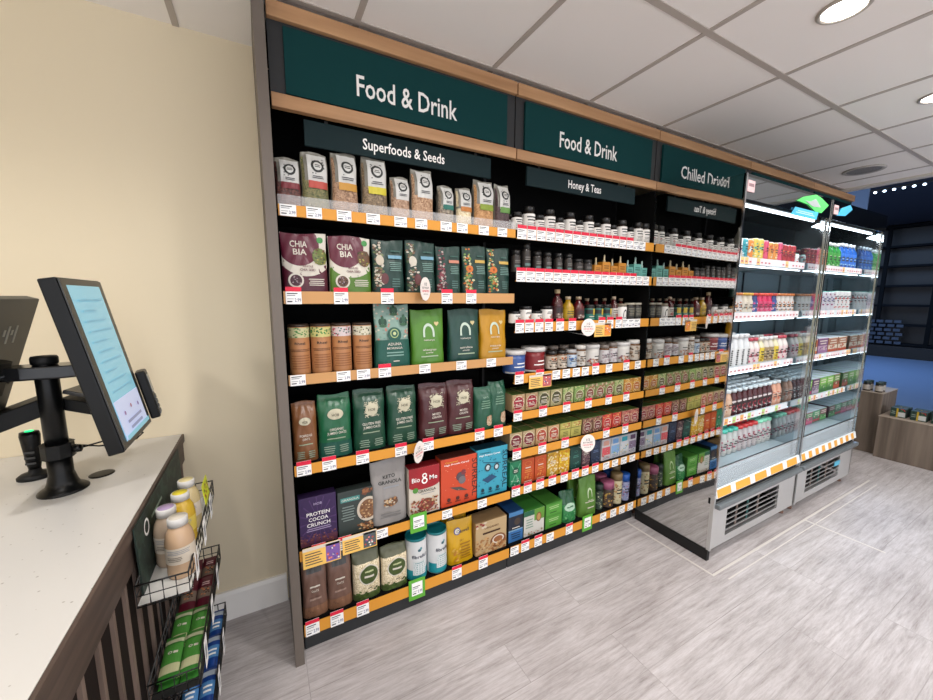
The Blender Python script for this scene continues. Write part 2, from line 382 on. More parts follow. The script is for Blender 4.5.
# ------------------------------------------------------------------ ceiling fittings
def downlight():
    t = thing('ceiling_light', None, None)
    MB().lathe([(.062, -.001), (.076, -.001), (.076, -.005), (.071, -.009), (.064, -.009), (.060, -.004)], M('#b9b2aa', .35, metal=.3), 36, caps=False).build('trim_ring', t)
    MB().lathe([(.0, -.0045), (.062, -.0045)], M('#fff6ea', emit=14.0), 36, caps=False).build('diffuser', t)
    return t
for i, (x, y) in enumerate(DOWNLIGHTS):
    vis = {(1.808, -0.892): 'large round lit downlight in the ceiling, nearest above the shelves', (3.008, -0.892): 'round lit downlight cut off by the photo right edge, in front of fridges'}
    put('downlight', downlight, (x, y, LH - .0002), vis.get((round(x, 3), round(y, 3)), 'round ceiling downlight further back, outside the photo frame'), 'ceiling light', 'round downlights in the tiled ceiling')
t = thing('ceiling_speaker', 'round grey speaker grille in the ceiling above the right fridge', 'speaker', (4.208, -.292, LH - .0002))
MB().lathe([(.10, -.001), (.125, -.001), (.125, -.007), (.118, -.011), (.10, -.008)], M('#b0aba5', .5), 36, caps=False).build('rim', t)
MB().lathe([(.0, -.007), (.1, -.006)], speck('grille', ['#8a8784', '#77746f'], 420), 36, caps=False).build('grille', t)

# ------------------------------------------------------------------ gondola
W = 1.0448
MRK = 2 * W
t = thing('end_panel', 'tall thin grey wood end panel closing the left side of the shelving', 'panel', (-.022, .15, 0))
MB().box(-.018, .017, -.20, .205, 0, LH - .01, PANEL).build('board', t, bevel=.002)
MB().box(-.0175, .0165, -.204, -.2005, 0, LH - .012, M('#665d55', .5)).build('edge_strip', t)
MB().box(.0172, .0192, -.15, .205, 0, LH - .01, MATTE).build('inner_lining', t)
BAYLAB = ['left', 'middle']
for b_ in range(2):
    x0 = b_ * W
    t = thing('shelving_bay', 'black shelving bay with dark plinth, the %s' % ('left one beside the wood end panel' if b_ == 0 else 'right one beside the mirrored fridge'), 'shelving', (x0 + W / 2, .16, 0), 0, 'black shelving bays')
    MB().box(-W / 2 + .002, W / 2 - .002, .165, .185, 0.09, 2.43, MATTE).build('back_panel', t)
    MB().box(-W / 2 + .003, W / 2 - .003, -.145, .16, 0, .083, CHAR).build('plinth', t, bevel=.001)
    if b_: MB().box(W / 2 - .0015, W / 2 + .0015, -.158, .19, .084, 2.15, MATTE).build('divider', t)
    for s in (-1, 1): MB().box(s * W / 2 - .004 * (s + 1) , s * W / 2 + .004 * (1 - s), .13, .164, .09, 2.43, BLACK).build('upright', t)
# header
for i in range(5):
    x0 = i * W; x1 = (i + 1) * W if i < 4 else 5.08
    nm = ['over the superfoods shelves', 'over the honey shelves', 'reading Chilled Drinks over the left fridge', 'blank, above the right fridge', 'blank end piece, last before the entrance'][i]
    t = thing('header_sign', 'dark green header board framed by oak strips, %s' % nm, 'sign', (x0, 0, 2.157), 0, 'header boards above the shelving')
    a, b2 = .003, x1 - x0 - .003
    MB().box(a, b2, 0, .028, .285, .3376, OAK).build('top_strip', t, bevel=.002)
    MB().box(a, b2, 0, .028, 0, .0464, OAK).build('bottom_strip', t, bevel=.002)
    MB().box(a, b2, .02, .035, .0464, .285, CHAR).build('frame', t)
    MB().box(.052, b2 - .05, .008, .02, .054, .27, GREEN).build('board', t)
    if i == 0: MB().box(0.003, b2, .04, .33, .28, .3, MATTE).build('roof_panel', t)
    else: MB().box(a, b2, .04, .33, .28, .3, MATTE).build('roof_panel', t)
    if i < 3:
        txt, xa, xb = [('Food & Drink', .299, .729), ('Food & Drink', 1.315 - W, 1.739 - W), ('Chilled Drinks', 2.33 - 2 * W, 2.87 - 2 * W)][i]
        art([('t', txt, 0, .5, (xb - xa), 1, WHITE)], 1.0, .078, lambda x, z, d, c=(xa + xb) / 2: (x + c, .008 - d, z + .105), t, 'lettering')
for (xa, xb, txt, ta, tb, ln) in [(.107, .919, 'Superfoods & Seeds', .321, .678, 'first, hanging above the seed bags'), (1.131, 1.937, 'Honey & Teas', 1.405, 1.65, 'hanging above the supplement jars')]:
    t = thing('category_sign', 'dark slate hanging sign reading %s, %s' % (txt, ln), 'sign', (xa, .03, 2.056), 0, 'category signs under the header')
    MB().box(0, xb - xa, 0, .012, 0, .090, SGREEN).build('board', t, bevel=.001)
    for q in (.08, xb - xa - .08): MB().box(q - .006, q + .006, .004, .008, .09, .101, BLACK).build('hanger', t)
    art([('t', txt, 0, .5, (tb - ta), 1, WHITE)], 1.0, .042, lambda x, z, d, c=(ta + tb) / 2 - xa: (x + c, -d, z + .025), t, 'lettering')

# ---- shelves with price rails and tickets
def ticket(parent, x, z0, z1, kind, w=.052, y=-.0135):
    mb = MB(); m = PAPER; hz = z1 - z0
    if kind == 2: mb.box(x - .041, x + .041, y - .004, y, z0 - .024, z1 + .026, M('#58a632', .45))
    h1 = z1 + (.016 if kind == 1 else (.012 if kind == 2 else 0)); wd = w / 2; yy = y - (.0045 if kind == 2 else 0)
    mb.box(x - wd, x + wd, yy - .0012, yy, z0 - .002, h1, m)
    f = yy - .0016
    if kind == 1: mb.add([(x - wd, f, h1 - .017), (x + wd, f, h1 - .017), (x + wd, f, h1), (x - wd, f, h1)], [(0, 1, 2, 3)], RED)
    def q(a, b1, c, d_, mt): mb.add([(x + a * w, f - .0002, z0 + c * hz), (x + b1 * w, f - .0002, z0 + c * hz), (x + b1 * w, f - .0002, z0 + d_ * hz), (x + a * w, f - .0002, z0 + d_ * hz)], [(0, 1, 2, 3)], mt)
    q(-.42, .25, .78, .86, INK); q(-.42, .1, .62, .69, GREY); q(-.42, -.1, .12, .22, INK); q(-.42, .0, .36, .41, GREY)
    vs, fs = textmesh('2.99'); mb.add([(x + (.05 + a * .4) * w, f - .0003, z0 + (.15 + c * .3) * hz) for a, c in vs], fs, INKB)
    mb.build('price_ticket', parent)
def promo(parent, x0, x1, z0, z1, col, y=-.019):
    mb = MB(); mb.box(x0, x1, y - .002, y, z0, z1, M('#f0c062', .5)); f = y - .0025; w = x1 - x0; h = z1 - z0
    mb.add([(x0 + .6 * w, f, z0 + .06 * h), (x1 - .02 * w, f, z0 + .06 * h), (x1 - .02 * w, f, z1 - .06 * h), (x0 + .6 * w, f, z1 - .06 * h)], [(0, 1, 2, 3)], col)
    mb.add([(x0, f, z1 - .16 * h), (x1, f, z1 - .16 * h), (x1, f, z1), (x0, f, z1)], [(0, 1, 2, 3)], M('#d9cfc0', .5))
    for i in range(5):
        zz = z0 + h * (.15 + .13 * i); mb.add([(x0 + .06 * w, f - .0004, zz), (x0 + w * (.5 - .04 * (i % 3)), f - .0004, zz), (x0 + w * (.5 - .04 * (i % 3)), f - .0004, zz + .045 * h), (x0 + .06 * w, f - .0004, zz + .045 * h)], [(0, 1, 2, 3)], INK)
    for i in range(14):
        a, c = rnd.uniform(.64, .94), rnd.uniform(.12, .8); r = .03 * w
        mb.add([(x0 + a * w + r * math.cos(PI * k / 3), f - .0005 - i * 1e-5, z0 + c * h + r * math.sin(PI * k / 3)) for k in range(6)], [tuple(range(6))], [M('#e8877a'), M('#5d4a8c'), M('#e9e2d4'), M('#c2473c')][i % 4])
    mb.build('promotion_card', parent)
def wobbler(parent, x, z, r, rz, y=-.05):
    mb = MB(); M4 = Matrix.Translation((x, y, z)) @ Matrix.Rotation(rz, 4, 'Z')
    n = 28; mb.prism([(r * math.cos(2 * PI * i / n), r * 1.18 * math.sin(2 * PI * i / n)) for i in range(n)], -.0008, .0008, 1, M('#efe6df', .45), M4=M4)
    for s_, (txt, zz, w, h, mt) in [(1, ('1/2', .5, .5, .3, INK)), (1, ('BUY ONE GET', .12, 1.3, .2, INK)), (1, ('ONE HALF PRICE', -.2, 1.4, .2, RED)), (1, ('mix & match', -.5, .9, .13, INK))]:
        vs, fs = textmesh(txt)
        for sgn in (1, -1): mb.add([M4 @ Vector((sgn * (a - .5) * w * r, -sgn * .0014, (zz + (c - .5) * h) * r)) for a, c in vs], fs, mt)
    mb.tube([(x, y + .0, z - r * 1.1), (x, -.012, z - r * 1.1 + .01)], .0015, M('#dddddd', .3), 5)
    mb.build('shelf_wobbler', parent)
LEFT = [(1.8278, 1.7883), (1.5189, 1.4723), (1.2023, 1.1618), (.8388, .7955), (.4718, .4281), (.1371, .0833)]
MID = [(1.8362, 1.7861), (1.6317, 1.5792), (1.3728, 1.3226), (1.105, 1.0562), (.9003, .8572), (.6905, .6451), (.479, .4355), (.1388, .0869)]
TK = {
 (0, 0): [(0.034, 0), (0.122, 0), (0.23, 0), (0.342, 0), (0.456, 0), (0.547, 0), (0.664, 0), (0.744, 0), (0.857, 0), (0.96, 0)],
 (0, 1): [(0.036, 1), (0.206, 1), (0.392, 1), (0.667, 1), (0.792, 1)],
 (0, 2): [(0.034, 0), (0.203, 0), (0.283, 0), (0.373, 1), (0.556, 0), (0.741, 0), (0.907, 0)],
 (0, 3): [(0.037, 1), (0.132, 1), (0.267, 1), (0.437, 1), (0.568, 1), (0.844, 1), (0.955, 1)],
 (0, 4): [(0.075, 1), (.18, 1), (0.34, 0), (0.514, 2), (0.664, 0), (0.863, 0)],
 (0, 5): [(0.034, 1), (0.133, 1), (0.244, 1), (0.501, 2), (0.717, 1), (0.873, 1)],
 (1, 0): [(1.076 + .0605 * i, 1) for i in range(14)] + [(1.922, 0), (1.974, 0)],
 (1, 1): [(1.076 + .0595 * i, 1) for i in range(15)] + [(1.97, 0), (2.03, 0)],
 (1, 2): [(1.075, 1), (1.136, 1), (1.201, 1), (1.266, 1), (1.344, 1), (1.433, 1), (1.663, 1), (1.732, 1), (1.806, 1), (1.865, 0), (1.919, 0), (1.974, 0)],
 (1, 3): [(1.08, 1), (1.215, 1), (1.33, 0), (1.403, 0), (1.479, 0), (1.549, 0), (1.632, 1), (1.745, 0), (1.898, 1), (2.006, 0)],
 (1, 4): [(1.076, 1), (1.245, 1), (1.416, 1), (1.586, 1), (1.757, 1), (1.916, 1)],
 (1, 5): [(1.075, 1), (1.248, 1), (1.416, 1), (1.753, 1), (1.926, 1)],
 (1, 6): [(1.075, 1), (1.155, 1), (1.241, 1), (1.33, 1), (1.42, 1), (1.507, 1), (1.588, 1), (1.673, 1), (1.769, 0), (1.849, 0), (1.931, 0), (2.013, 0)],
 (1, 7): [(1.075, 0), (1.148, 1), (1.241, 1), (1.329, 0), (1.478, 1), (1.626, 2), (1.767, 0), (1.861, 0), (1.944, 0), (2.026, 0)]}
LN = ['top', 'second', 'third', 'fourth', 'fifth', 'lowest']
MN = ['top', 'second', 'third', 'fourth', 'fifth', 'sixth', 'seventh', 'lowest']
HOLD = ['seed bags', 'chia pouches', 'kraft tubes and n-logo pouches', 'oat bags', 'cereal boxes', 'teal-lidded tubs']
HOLD2 = ['black-capped supplement jars', 'orange and teal dropper bottles', 'honey and sauce bottles', 'white-lidded tubs', 'green and orange tea boxes', 'red tea boxes', 'upright tea cartons', 'green packs and lidded jars']
def top_z(b_, i): return (LEFT, MID)[b_][i][0] - .006
for b_, tab in ((0, LEFT), (1, MID)):
    for i, (zt, zb) in enumerate(tab):
        x0 = .002 if b_ == 0 else W + .006; x1 = W - .006 if b_ == 0 else MRK - .004
        t = thing('shelf', 'black metal shelf with %s price rail, carrying %s' % ('white ticketed' if b_ and i < 3 else 'yellow', (HOLD, HOLD2)[b_][i]), 'shelf', ((x0 + x1) / 2, .15, zt - .03), 0, 'shelves of the %s bay' % BAYLAB[b_])
        w = (x1 - x0) / 2; zo = zt - .03
        MB().box(-w, w, -.15, .172, zt - .024 - zo, zt - .006 - zo, MATTE).build('shelf_board', t)
        railm = TAN if (b_ == 0 and i in (1, 2)) else YEL
        MB().prism([(-.150, zb - zo), (-.162, zb - zo), (-.162, zt - zo), (-.159, zt - zo), (-.157, zb + .006 - zo), (-.150, zb + .006 - zo)], -w, w, 0, railm).build('price_rail', t)
        ox = -(x0 + x1) / 2
        if b_ == 0 and i == 0: MB().box(-w, w, -.156, -.153, zt - zo, zt + .035 - zo, M('#ffffff', .05, alpha=.16)).build('clear_riser', t)
        before = set(o.name for o in t.children)
        for (x, k) in TK[(b_, i)]:
            ticket(t, x + ox, zb - zo + .001, zt - zo, k, .054 if not (b_ == 1 and i < 2) else .056, y=-.1635)
        if (b_, i) == (0, 4):
            promo(t, .012 + ox, .16 + ox, .395 - zo, .485 - zo, M('#7a58a0'), -.169); promo(t, .168 + ox, .314 + ox, .405 - zo, .485 - zo, M('#4e5757'), -.169)
        if (b_, i) == (1, 3): promo(t, 1.14 + ox, 1.291 + ox, 1.022 - zo, 1.094 - zo, M('#b3595c'), -.169)
        if (b_, i) == (1, 2): promo(t, 1.60 + ox, 1.735 + ox, 1.277 - zo, 1.357 - zo, M('#e58a2c'), -.169); wobbler(t, 1.519 + ox, 1.337 - zo, .041, -.35, -.2)
        if (b_, i) == (0, 1): wobbler(t, .548 + ox, 1.534 - zo, .042, .66, -.2)
        if (b_, i) == (0, 3): wobbler(t, .508 + ox, .812 - zo, .042, .66, -.2)
        if (b_, i) == (1, 5): wobbler(t, 1.56 + ox, .656 - zo, .046, -.3, -.2)

# ------------------------------------------------------------------ left bay products
def pk(h, f=.74):                              # darkens product colours evenly, dimness of the dark shelf interior painted in
    h = h.lstrip('#'); return '#' + ''.join('%02x' % int(int(h[i:i+2], 16) * f ** .4545) for i in (0, 2, 4))
C_ = lambda h, r=.5: M(pk(h), r)
CREAM = C_('#ece5d6'); LBL = C_('#e6e6e1'); DK = C_('#2b2f2d')
def wreath(u, v, r, m=DK): return [('o', u, v, r, m, r, .62), ('s', u - r * 1.05, v - r * .55, u + r * 1.05, v + r * .55, 14, .03, [m]), ('d', u, v, r * .66, LBL), ('l', u - r * .5, u + r * .5, v - .03, v + .03, 2, DK)]
S1 = [(.042, .088, .181, '#8a3038', ['#5b3a34', '#7a4a42', '#3d2a28'], 'dull crimson'), (.136, .098, .215, '#cf5548', ['#6f7148', '#8a7f57', '#4d5335'], 'coral red'), (.2455, .101, .232, '#dba03c', ['#9b7a5f', '#b8977a', '#7a5c48'], 'amber'),
      (.3645, .105, .234, '#e2d236', ['#7d6b55', '#998466', '#5b4c3e'], 'bright yellow'), (.4725, .085, .177, None, ['#a2836c', '#c2a288', '#86664f'], 'plain, no'), (.5725, .103, .221, None, ['#a8866a', '#c9a888', '#8a6447'], 'plain, no'),
      (.6855, .077, .171, '#287a6c', ['#8d8373', '#5c4f47', '#a89c88'], 'teal'), (.778, .08, .175, '#d2843a', ['#d9c9a4', '#e8dcc0', '#c8b48c'], 'burnt orange'), (.885, .108, .221, '#93a838', ['#b5885a', '#c79a68', '#9a6c43'], 'olive green'), (.989, .088, .218, '#6da04c', ['#4b3a3c', '#5e4648', '#3a2c2e'], 'leaf green')]
for i, (x, w, h, band, seeds, cn) in enumerate(S1):
    def bld():
        sm = speck('seed%d' % i, seeds, 330)
        it = [('r', -.5, 0, .5, .5 if i != 7 else .45, sm), ('r', -.5, .5, -.42, .9, sm), ('r', -.30, .46, .44, .96, LBL)] + wreath(.07, .76, .24) + [('l', -.18, .32, .54, .60, 2, INK)]
        if band: it.append(('r', -.30, .38, .44, .5, C_(band)))
        return pouch('seed_bag', w, .06, h, foil('#8f8b80', .3), it, 'brick', seed=i)
    lb = ['clear seed bag with dull crimson strip, leftmost under the superfoods sign', 'clear green seed bag with coral red label strip', 'clear tan seed bag with amber label strip', 'clear brown seed bag with bright yellow label strip', 'short clear bag of pinkish seeds, label without a coloured strip', 'tall clear bag of chunky tan flakes, label without a strip', 'small clear seed bag with teal label strip', 'small clear bag of cream seeds with burnt orange strip', 'tall clear orange-brown seed bag with olive green strip', 'clear bag of dark seeds with leaf green strip, rightmost'][i]
    put('S1%d' % i, bld, (x, .05, top_z(0, 0)), lb, 'bag of seeds', 'clear seed bags on the top shelf', rnd.uniform(-.05, .12))
MAR = C_('#6a1f36', .4)
def chia(second):
    low = '#5f8a2e' if second else '#5c1b30'
    it = [('r', -.5, 0, .5, 1, C_(low, .4)), ('d', .02, .86, .72, CREAM, .80), ('d', -.12, .8, .46, MAR, .48), ('t', 'CHIA', -.12, .82, .38, .105, CREAM), ('t', 'BIA', -.1, .69, .30, .105, CREAM),
          ('d', .36, .9, .075, C_('#3f9a4a')), ('d', .34, .62, .17, C_('#6b7a2e') if not second else C_('#6d4a30'), .2), ('s', .2, .5, .46, .74, 26, .025, [C_('#3e4a1c'), C_('#a8a24a'), C_('#704a30')]),
          ('t', 'WHOLE' if not second else 'MILLED', .05, .45, .24, .035, MAR), ('t', 'CHIA SEED', .05, .39, .34, .04, MAR), ('d', -.22, .21, .17, CREAM), ('d', -.22, .21, .13, C_('#4c2030') if not second else C_('#6b4a38')), ('s', -.31, .15, -.13, .28, 20, .02, [C_('#b09aa0'), C_('#2c1820')]),
          ('l', .05, .42, .12, .25, 4, CREAM)]
    return pouch('chia_pouch', .166, .06, .226, foil('#cfc8b8' if second else '#5c1b30', .35), it, 'stand', seed=5 + second)
put('chia0', lambda: chia(0), (.085, .05, top_z(0, 1)), 'maroon chia seed pouch with big white and maroon circles, leftmost', 'seed pouch', 'chia seed pouches')
put('chia1', lambda: chia(1), (.256, .05, top_z(0, 1)), 'green-bottomed chia seed pouch with big maroon circle', 'seed pouch', 'chia seed pouches')
FG = foil('#1b4038', .42)
spec5 = [(.415, .137, .225, '#7eb4cc', [C_('#8a6a52'), C_('#d8cdb8'), C_('#4e3a30'), C_('#6d8050'), C_('#e2dccc')], 'with pale nuts and a blue bar, beside the chia pouches'), (.5625, .14, .23, '#7eb4cc', [C_('#8a6a52'), C_('#e2dccc'), C_('#4e3a30'), C_('#547048')], 'with a blue bar, behind the round shelf tag'),
         (.70, .124, .217, '#e0937a', [C_('#7a2a38'), C_('#3e2026'), C_('#c8b8b0'), C_('#93404c')], 'with dark red berries and a salmon bar'), (.838, .13, .227, '#e0b95a', [C_('#4e7a3c'), C_('#e27a2c'), C_('#dcd9a8'), C_('#7ea850')], 'with orange flowers, second from the right end'), (.974, .132, .227, '#e0b95a', [C_('#4e7a3c'), C_('#e27a2c'), C_('#dcd9a8'), C_('#7ea850')], 'with orange flowers, rightmost on the second shelf')]
for i, (x, w, h, bar, cols, ds) in enumerate(spec5):
    def bld():
        it = [('s', -.46, .06, -.2, .96, 70, .045, cols), ('s', -.42, .1, -.1, .45, 26, .05, cols)]
        if i in (0, 1): it += [('d', -.3, .62, .13, cols[1], .16), ('d', -.16, .28, .12, C_('#6e3a3c'), .17)]
        if i > 2: it += [('d', -.27, .53, .15, cols[1], .13), ('d', -.27, .53, .05, C_('#a04a14'))]
        it += [('r', -.02, .66, .44, .72, C_(bar)), ('l', .05, .4, .77, .83, 1, C_('#3f6a60')), ('l', 0, .42, .42, .6, 5, C_('#7fa39a')), ('l', .05, .35, .12, .3, 4, C_('#5f857c'))]
        return pouch('green_superfood_pouch', w, .055, h, FG, it, 'stand', seed=20 + i)
    put('S2%d' % i, bld, (x, .05, top_z(0, 1)), 'dark green seed pouch ' + ds, 'seed pouch', 'dark green seed pouches on the second shelf')
# kraft tubes
for i, (x, cols, ds) in enumerate([(.047, ['#5f9a4e', '#d8d4a0', '#2e6a3c'], 'green and cream leafy top band, leftmost'), (.128, ['#4e9a4a', '#e0d88a', '#2f6e40'], 'green and yellow leafy top band, second from left'), (.208, ['#c22a50', '#e9d8d8', '#3f7a6c'], 'crimson and green patterned top band'), (.293, ['#b8b48a', '#e9e4cc', '#4a4a3a'], 'pale and olive patterned top band, rightmost tube')]):
    def bld():
        r = .039
        it = [('r', -.5, .78, .5, .99, C_(cols[1])), ('s', -.5, .79, .5, .98, 60, .035, [C_(c) for c in cols]), ('t', 'Rheal', 0, .66, .34, .055, DK), ('l', -.4, .4, .48, .54, 2, C_('#6b3f22')), ('l', -.35, .35, .1, .42, 6, C_('#a4683c'))]
        return round_pack('kraft_tube', [('tube_body', [(.038, 0), (.0385, .002), (.0385, .187)], C_('#c38552', .45)), ('lid', [(.039, .187), (.039, .194), (.036, .197), (0, .197)], C_('#3a2a20', .4))], it, (.002, .186, .0387, C_('#c88a58', .42)), 28)
    put('tube%d' % i, bld, (x + .003, .05, top_z(0, 2)), 'brown kraft powder tube with ' + ds, 'food tube', 'kraft tubes on the third shelf')
def aduna():
    G1 = C_('#0f5a4c')
    it = [('r', -.5, .42, .5, 1, C_('#93b5a8')), ('s', -.5, .45, .5, 1, 70, .035, [C_('#d98a78'), C_('#e6d6c0'), C_('#7aa498')])]
    for (u, v) in ((-.28, .72), (.05, .9), (.33, .74)): it += [('d', u - .07, v, .05, C_('#1f4a38'), .1), ('d', u + .07, v, .05, C_('#1f4a38'), .1), ('d', u, v + .03, .05, C_('#2c5f44'), .13), ('d', u, v - .06, .11, C_('#3a6a48'), .04)]
    it += [('d', .03, .52, .21, G1), ('r', -.5, 0, .5, .44, G1), ('d', .03, .54, .13, C_('#b5c98a')), ('d', .03, .54, .1, G1), ('d', .03, .54, .05, C_('#dbe5a8')), ('t', 'ADUNA', .02, .375, .42, .045, CREAM), ('t', 'MORINGA', .02, .31, .46, .035, CREAM), ('l', -.25, .3, .17, .26, 2, C_('#8ab5a8')), ('l', -.05, .15, .08, .12, 1, CREAM)]
    return pouch('moringa_pouch', .155, .06, .272, foil('#0f5a4c', .45), it, 'stand', seed=31)
put('aduna', aduna, (.4235, .05, top_z(0, 2)), 'tall teal moringa pouch with a leafy pale patterned top', 'powder pouch')
for i, (x, w, h, c, ds, a, b2) in enumerate([(.592, .163, .247, '#57902a', 'bright green', 'wheatgrass', 'powder'), (.782, .168, .246, '#15473c', 'dark green', 'spirulina', 'powder'), (.949, .155, .243, '#cf9612', 'mustard yellow', 'maca', 'powder')]):
    def bld():
        it = [('arch', -.0, .5, .36, .25, .32, C_('#d8ead8')), ('heart', .26, .74, .075, C_('#e8d49a')), ('t', 'naturya', 0, .45, .34, .035, CREAM), ('t', a, 0, .27, .42, .04, CREAM), ('t', b2, 0, .215, .24, .03, CREAM), ('l', -.28, .28, .12, .17, 1, C_('#b8ccaa'))]
        return pouch('superfood_pouch', w, .065, h, foil(c, .35), it, 'stand', seed=41 + i)
    put('nat%d' % i, bld, (x, .05, top_z(0, 2)), ds + ' powder pouch with a white arch logo and small heart', 'powder pouch', 'arch logo pouches on the third shelf')
# oat bags
def oat(c, W_, H_, star, lines, seed, side=False, lowband=None):
    def bld():
        ST = C_('#dcd5b8')
        if side: it = [('d', .28, .2, .2, C_('#d9b897'), .28), ('s', .12, .1, .42, .32, 18, .04, [C_('#b98f6c'), C_('#ead3b8')]), ('l', -.25, .3, .5, .72, 4, C_('#86ad92')), ('t', 'OATS', .02, .78, .3, .035, C_('#a8c8b0'))]
        else:
            it = [('s', -.23, .55, .29, .83, 80, .017, [ST]), ('s', -.17, .58, .23, .8, 50, .03, [ST]), ('d', .03, .69, .2, ST)] if star else [('d', 0, .7, .24, ST, .17)]
            it += [('t', 'HOB', .03 if star else 0, .69, .22, .045, C_('#3f3a2a'))]
            for j, (tx, wd) in enumerate(lines): it.append(('t', tx, .02, .46 - .06 * j, wd, .042, CREAM))
            it += [('l', -.3, .3, .29, .33, 1, C_('#a8b89a')), ('l', -.38, -.05, .06, .2, 4, C_('#9ab09a')), ('l', .08, .38, .06, .2, 4, C_('#9ab09a'))]
            if lowband: it.insert(0, ('r', -.5, 0, .5, .25, C_(lowband)))
        return pouch('oat_bag', W_, .075, H_, foil(c, .3), it, 'brick', seed=seed)
    return bld
OB = [(.052, .095, .244, '#8d5a34', False, [('PORRIDGE', .5), ('OATS', .3)], 'narrow brown porridge bag at the far left of the fourth shelf', None), (.17, .135, .263, '#1f6b45', False, [('ORGANIC', .44), ('JUMBO OATS', .6)], 'bright glossy green oat bag with a white oval badge', '#155a4a'),
      (.316, .14, .267, '#1e4f3a', True, [('GLUTEN FREE', .6), ('JUMBO OATS', .55)], 'dark green oat bag with starburst, left of a twin', None), (.465, .142, .264, '#1e4f3a', True, [('GLUTEN FREE', .6), ('JUMBO OATS', .55)], 'dark green oat bag with starburst, beside the maroon bags', None),
      (.623, .15, .261, '#53262a', True, [('MIXED', .3), ('GRAIN', .34)], 'maroon grain bag with starburst, left one of two', None), (.768, .136, .266, '#53262a', True, [('MIXED', .3), ('GRAIN', .34)], 'maroon grain bag with starburst, right one of two', None)]
for i, (x, w, h, c, st, ln, ds, lowb) in enumerate(OB):
    put('ob%d' % i if i not in (3, 5) else 'ob%d' % (i - 1), oat(c, w, h, st, ln, 50 + i, lowband=lowb), (x, .062, top_z(0, 3)), ds, 'bag of oats', 'oat and grain bags on the fourth shelf')
put('obs', oat('#265f46', .104, .215, False, [], 60, True), (.892, .05, top_z(0, 3)), 'short green bag with pale food oval, just right of maroon bags', 'bag of oats', 'oat and grain bags on the fourth shelf')
put('obs', None, (.983, .06, top_z(0, 3)), 'green bag with pale food oval, rightmost on the fourth shelf', 'bag of oats', 'oat and grain bags on the fourth shelf', scale=(1, 1, 1.08))
# cereals
Z = top_z(0, 4); FLK = [C_('#b98552'), C_('#8a5a38'), C_('#dcb98a'), C_('#6b4028')]
put('cer0', lambda: box_pack('cereal_box', .146, .05, .214, C_('#3c2358'), [('r', -.5, 0, .5, .16, C_('#6a3a4c')), ('s', -.5, 0, .5, .24, 60, .03, [C_('#8a4a48'), C_('#5a3050'), C_('#a86a54'), C_('#4a2748')])] + [('p', [(0, .5), (.5 * math.cos(a), .5 + .5 * math.sin(a)), (.5 * math.cos(a + .07), .5 + .5 * math.sin(a + .07))], C_('#54386f')) for a in [.4 * k for k in range(16)]] + [('t', 'HOB', 0, .86, .22, .05, C_('#c9b8dc')), ('t', 'PROTEIN', 0, .66, .62, .075, WHITE), ('t', 'COCOA', 0, .55, .52, .075, WHITE), ('t', 'CRUNCH', 0, .44, .62, .075, WHITE), ('l', -.36, .36, .3, .38, 2, C_('#b9a6cf'))], top=C_('#2c1a42')), (.083, .045, Z), 'purple protein cocoa crunch cereal box, leftmost on its shelf', 'cereal box', 'cereals on the fifth shelf')
put('cer1', lambda: box_pack('cereal_box', .15, .05, .203, C_('#3a4442'), [('r', -.42, .76, .12, .86, C_('#4fa09a')), ('t', 'GRANOLA', -.15, .81, .48, .05, CREAM), ('d', .36, .5, .33, C_('#e2d6c2'), .38), ('d', .36, .5, .26, C_('#8a6040'), .3), ('s', .14, .3, .5, .68, 60, .03, FLK), ('s', .05, .02, .5, .2, 36, .04, FLK), ('s', .2, .84, .5, 1, 16, .05, [C_('#7a4a34'), C_('#a56a44')]), ('l', -.42, -.02, .32, .68, 6, C_('#8a9a94'))], top=C_('#2a3230')), (.237, .045, Z), 'dark grey-green granola box with a bowl at its right edge', 'cereal box', 'cereals on the fifth shelf')
put('cer2', lambda: pouch('granola_pouch', .165, .06, .298, foil('#a39f9b', .42), [('t', 'KETO', .0, .75, .36, .055, DK), ('t', 'GRANOLA', .02, .665, .68, .055, DK), ('l', -.2, .3, .56, .61, 1, GREY), ('d', .02, .35, .2, C_('#70523c'), .12), ('s', -.17, .29, .21, .41, 36, .035, FLK + [C_('#d8cdb8')]), ('l', -.3, .3, .1, .2, 2, C_('#858280'))], 'stand', seed=70), (.392, .05, Z), 'tall silver grey keto granola pouch with dark lettering', 'cereal pouch', 'cereals on the fifth shelf')
put('cer3', lambda: box_pack('cereal_box', .156, .06, .237, C_('#e9dfce'), [('r', -.5, .62, .5, 1, C_('#b01c28')), ('d', 0, .63, .5, C_('#b01c28'), .14), ('t', 'Bio', -.28, .76, .26, .1, WHITE), ('o', 0, .71, .1, WHITE, .1, .55), ('o', 0, .82, .08, WHITE, .08, .5), ('t', 'Me', .29, .76, .26, .1, WHITE), ('d', -.3, .54, .09, C_('#5a9a3e')), ('t', 'GRANOLA', .08, .5, .58, .06, DK), ('l', -.15, .35, .42, .45, 1, GREY), ('d', .05, .2, .28, C_('#8a4a34'), .2), ('s', -.45, .02, .45, .34, 110, .035, FLK + [C_('#b03030'), C_('#d9857a'), C_('#7a2030')])], top=C_('#8a1620')), (.56, .048, Z), 'red and white granola box with a number-eight style ampersand', 'cereal box', 'cereals on the fifth shelf')
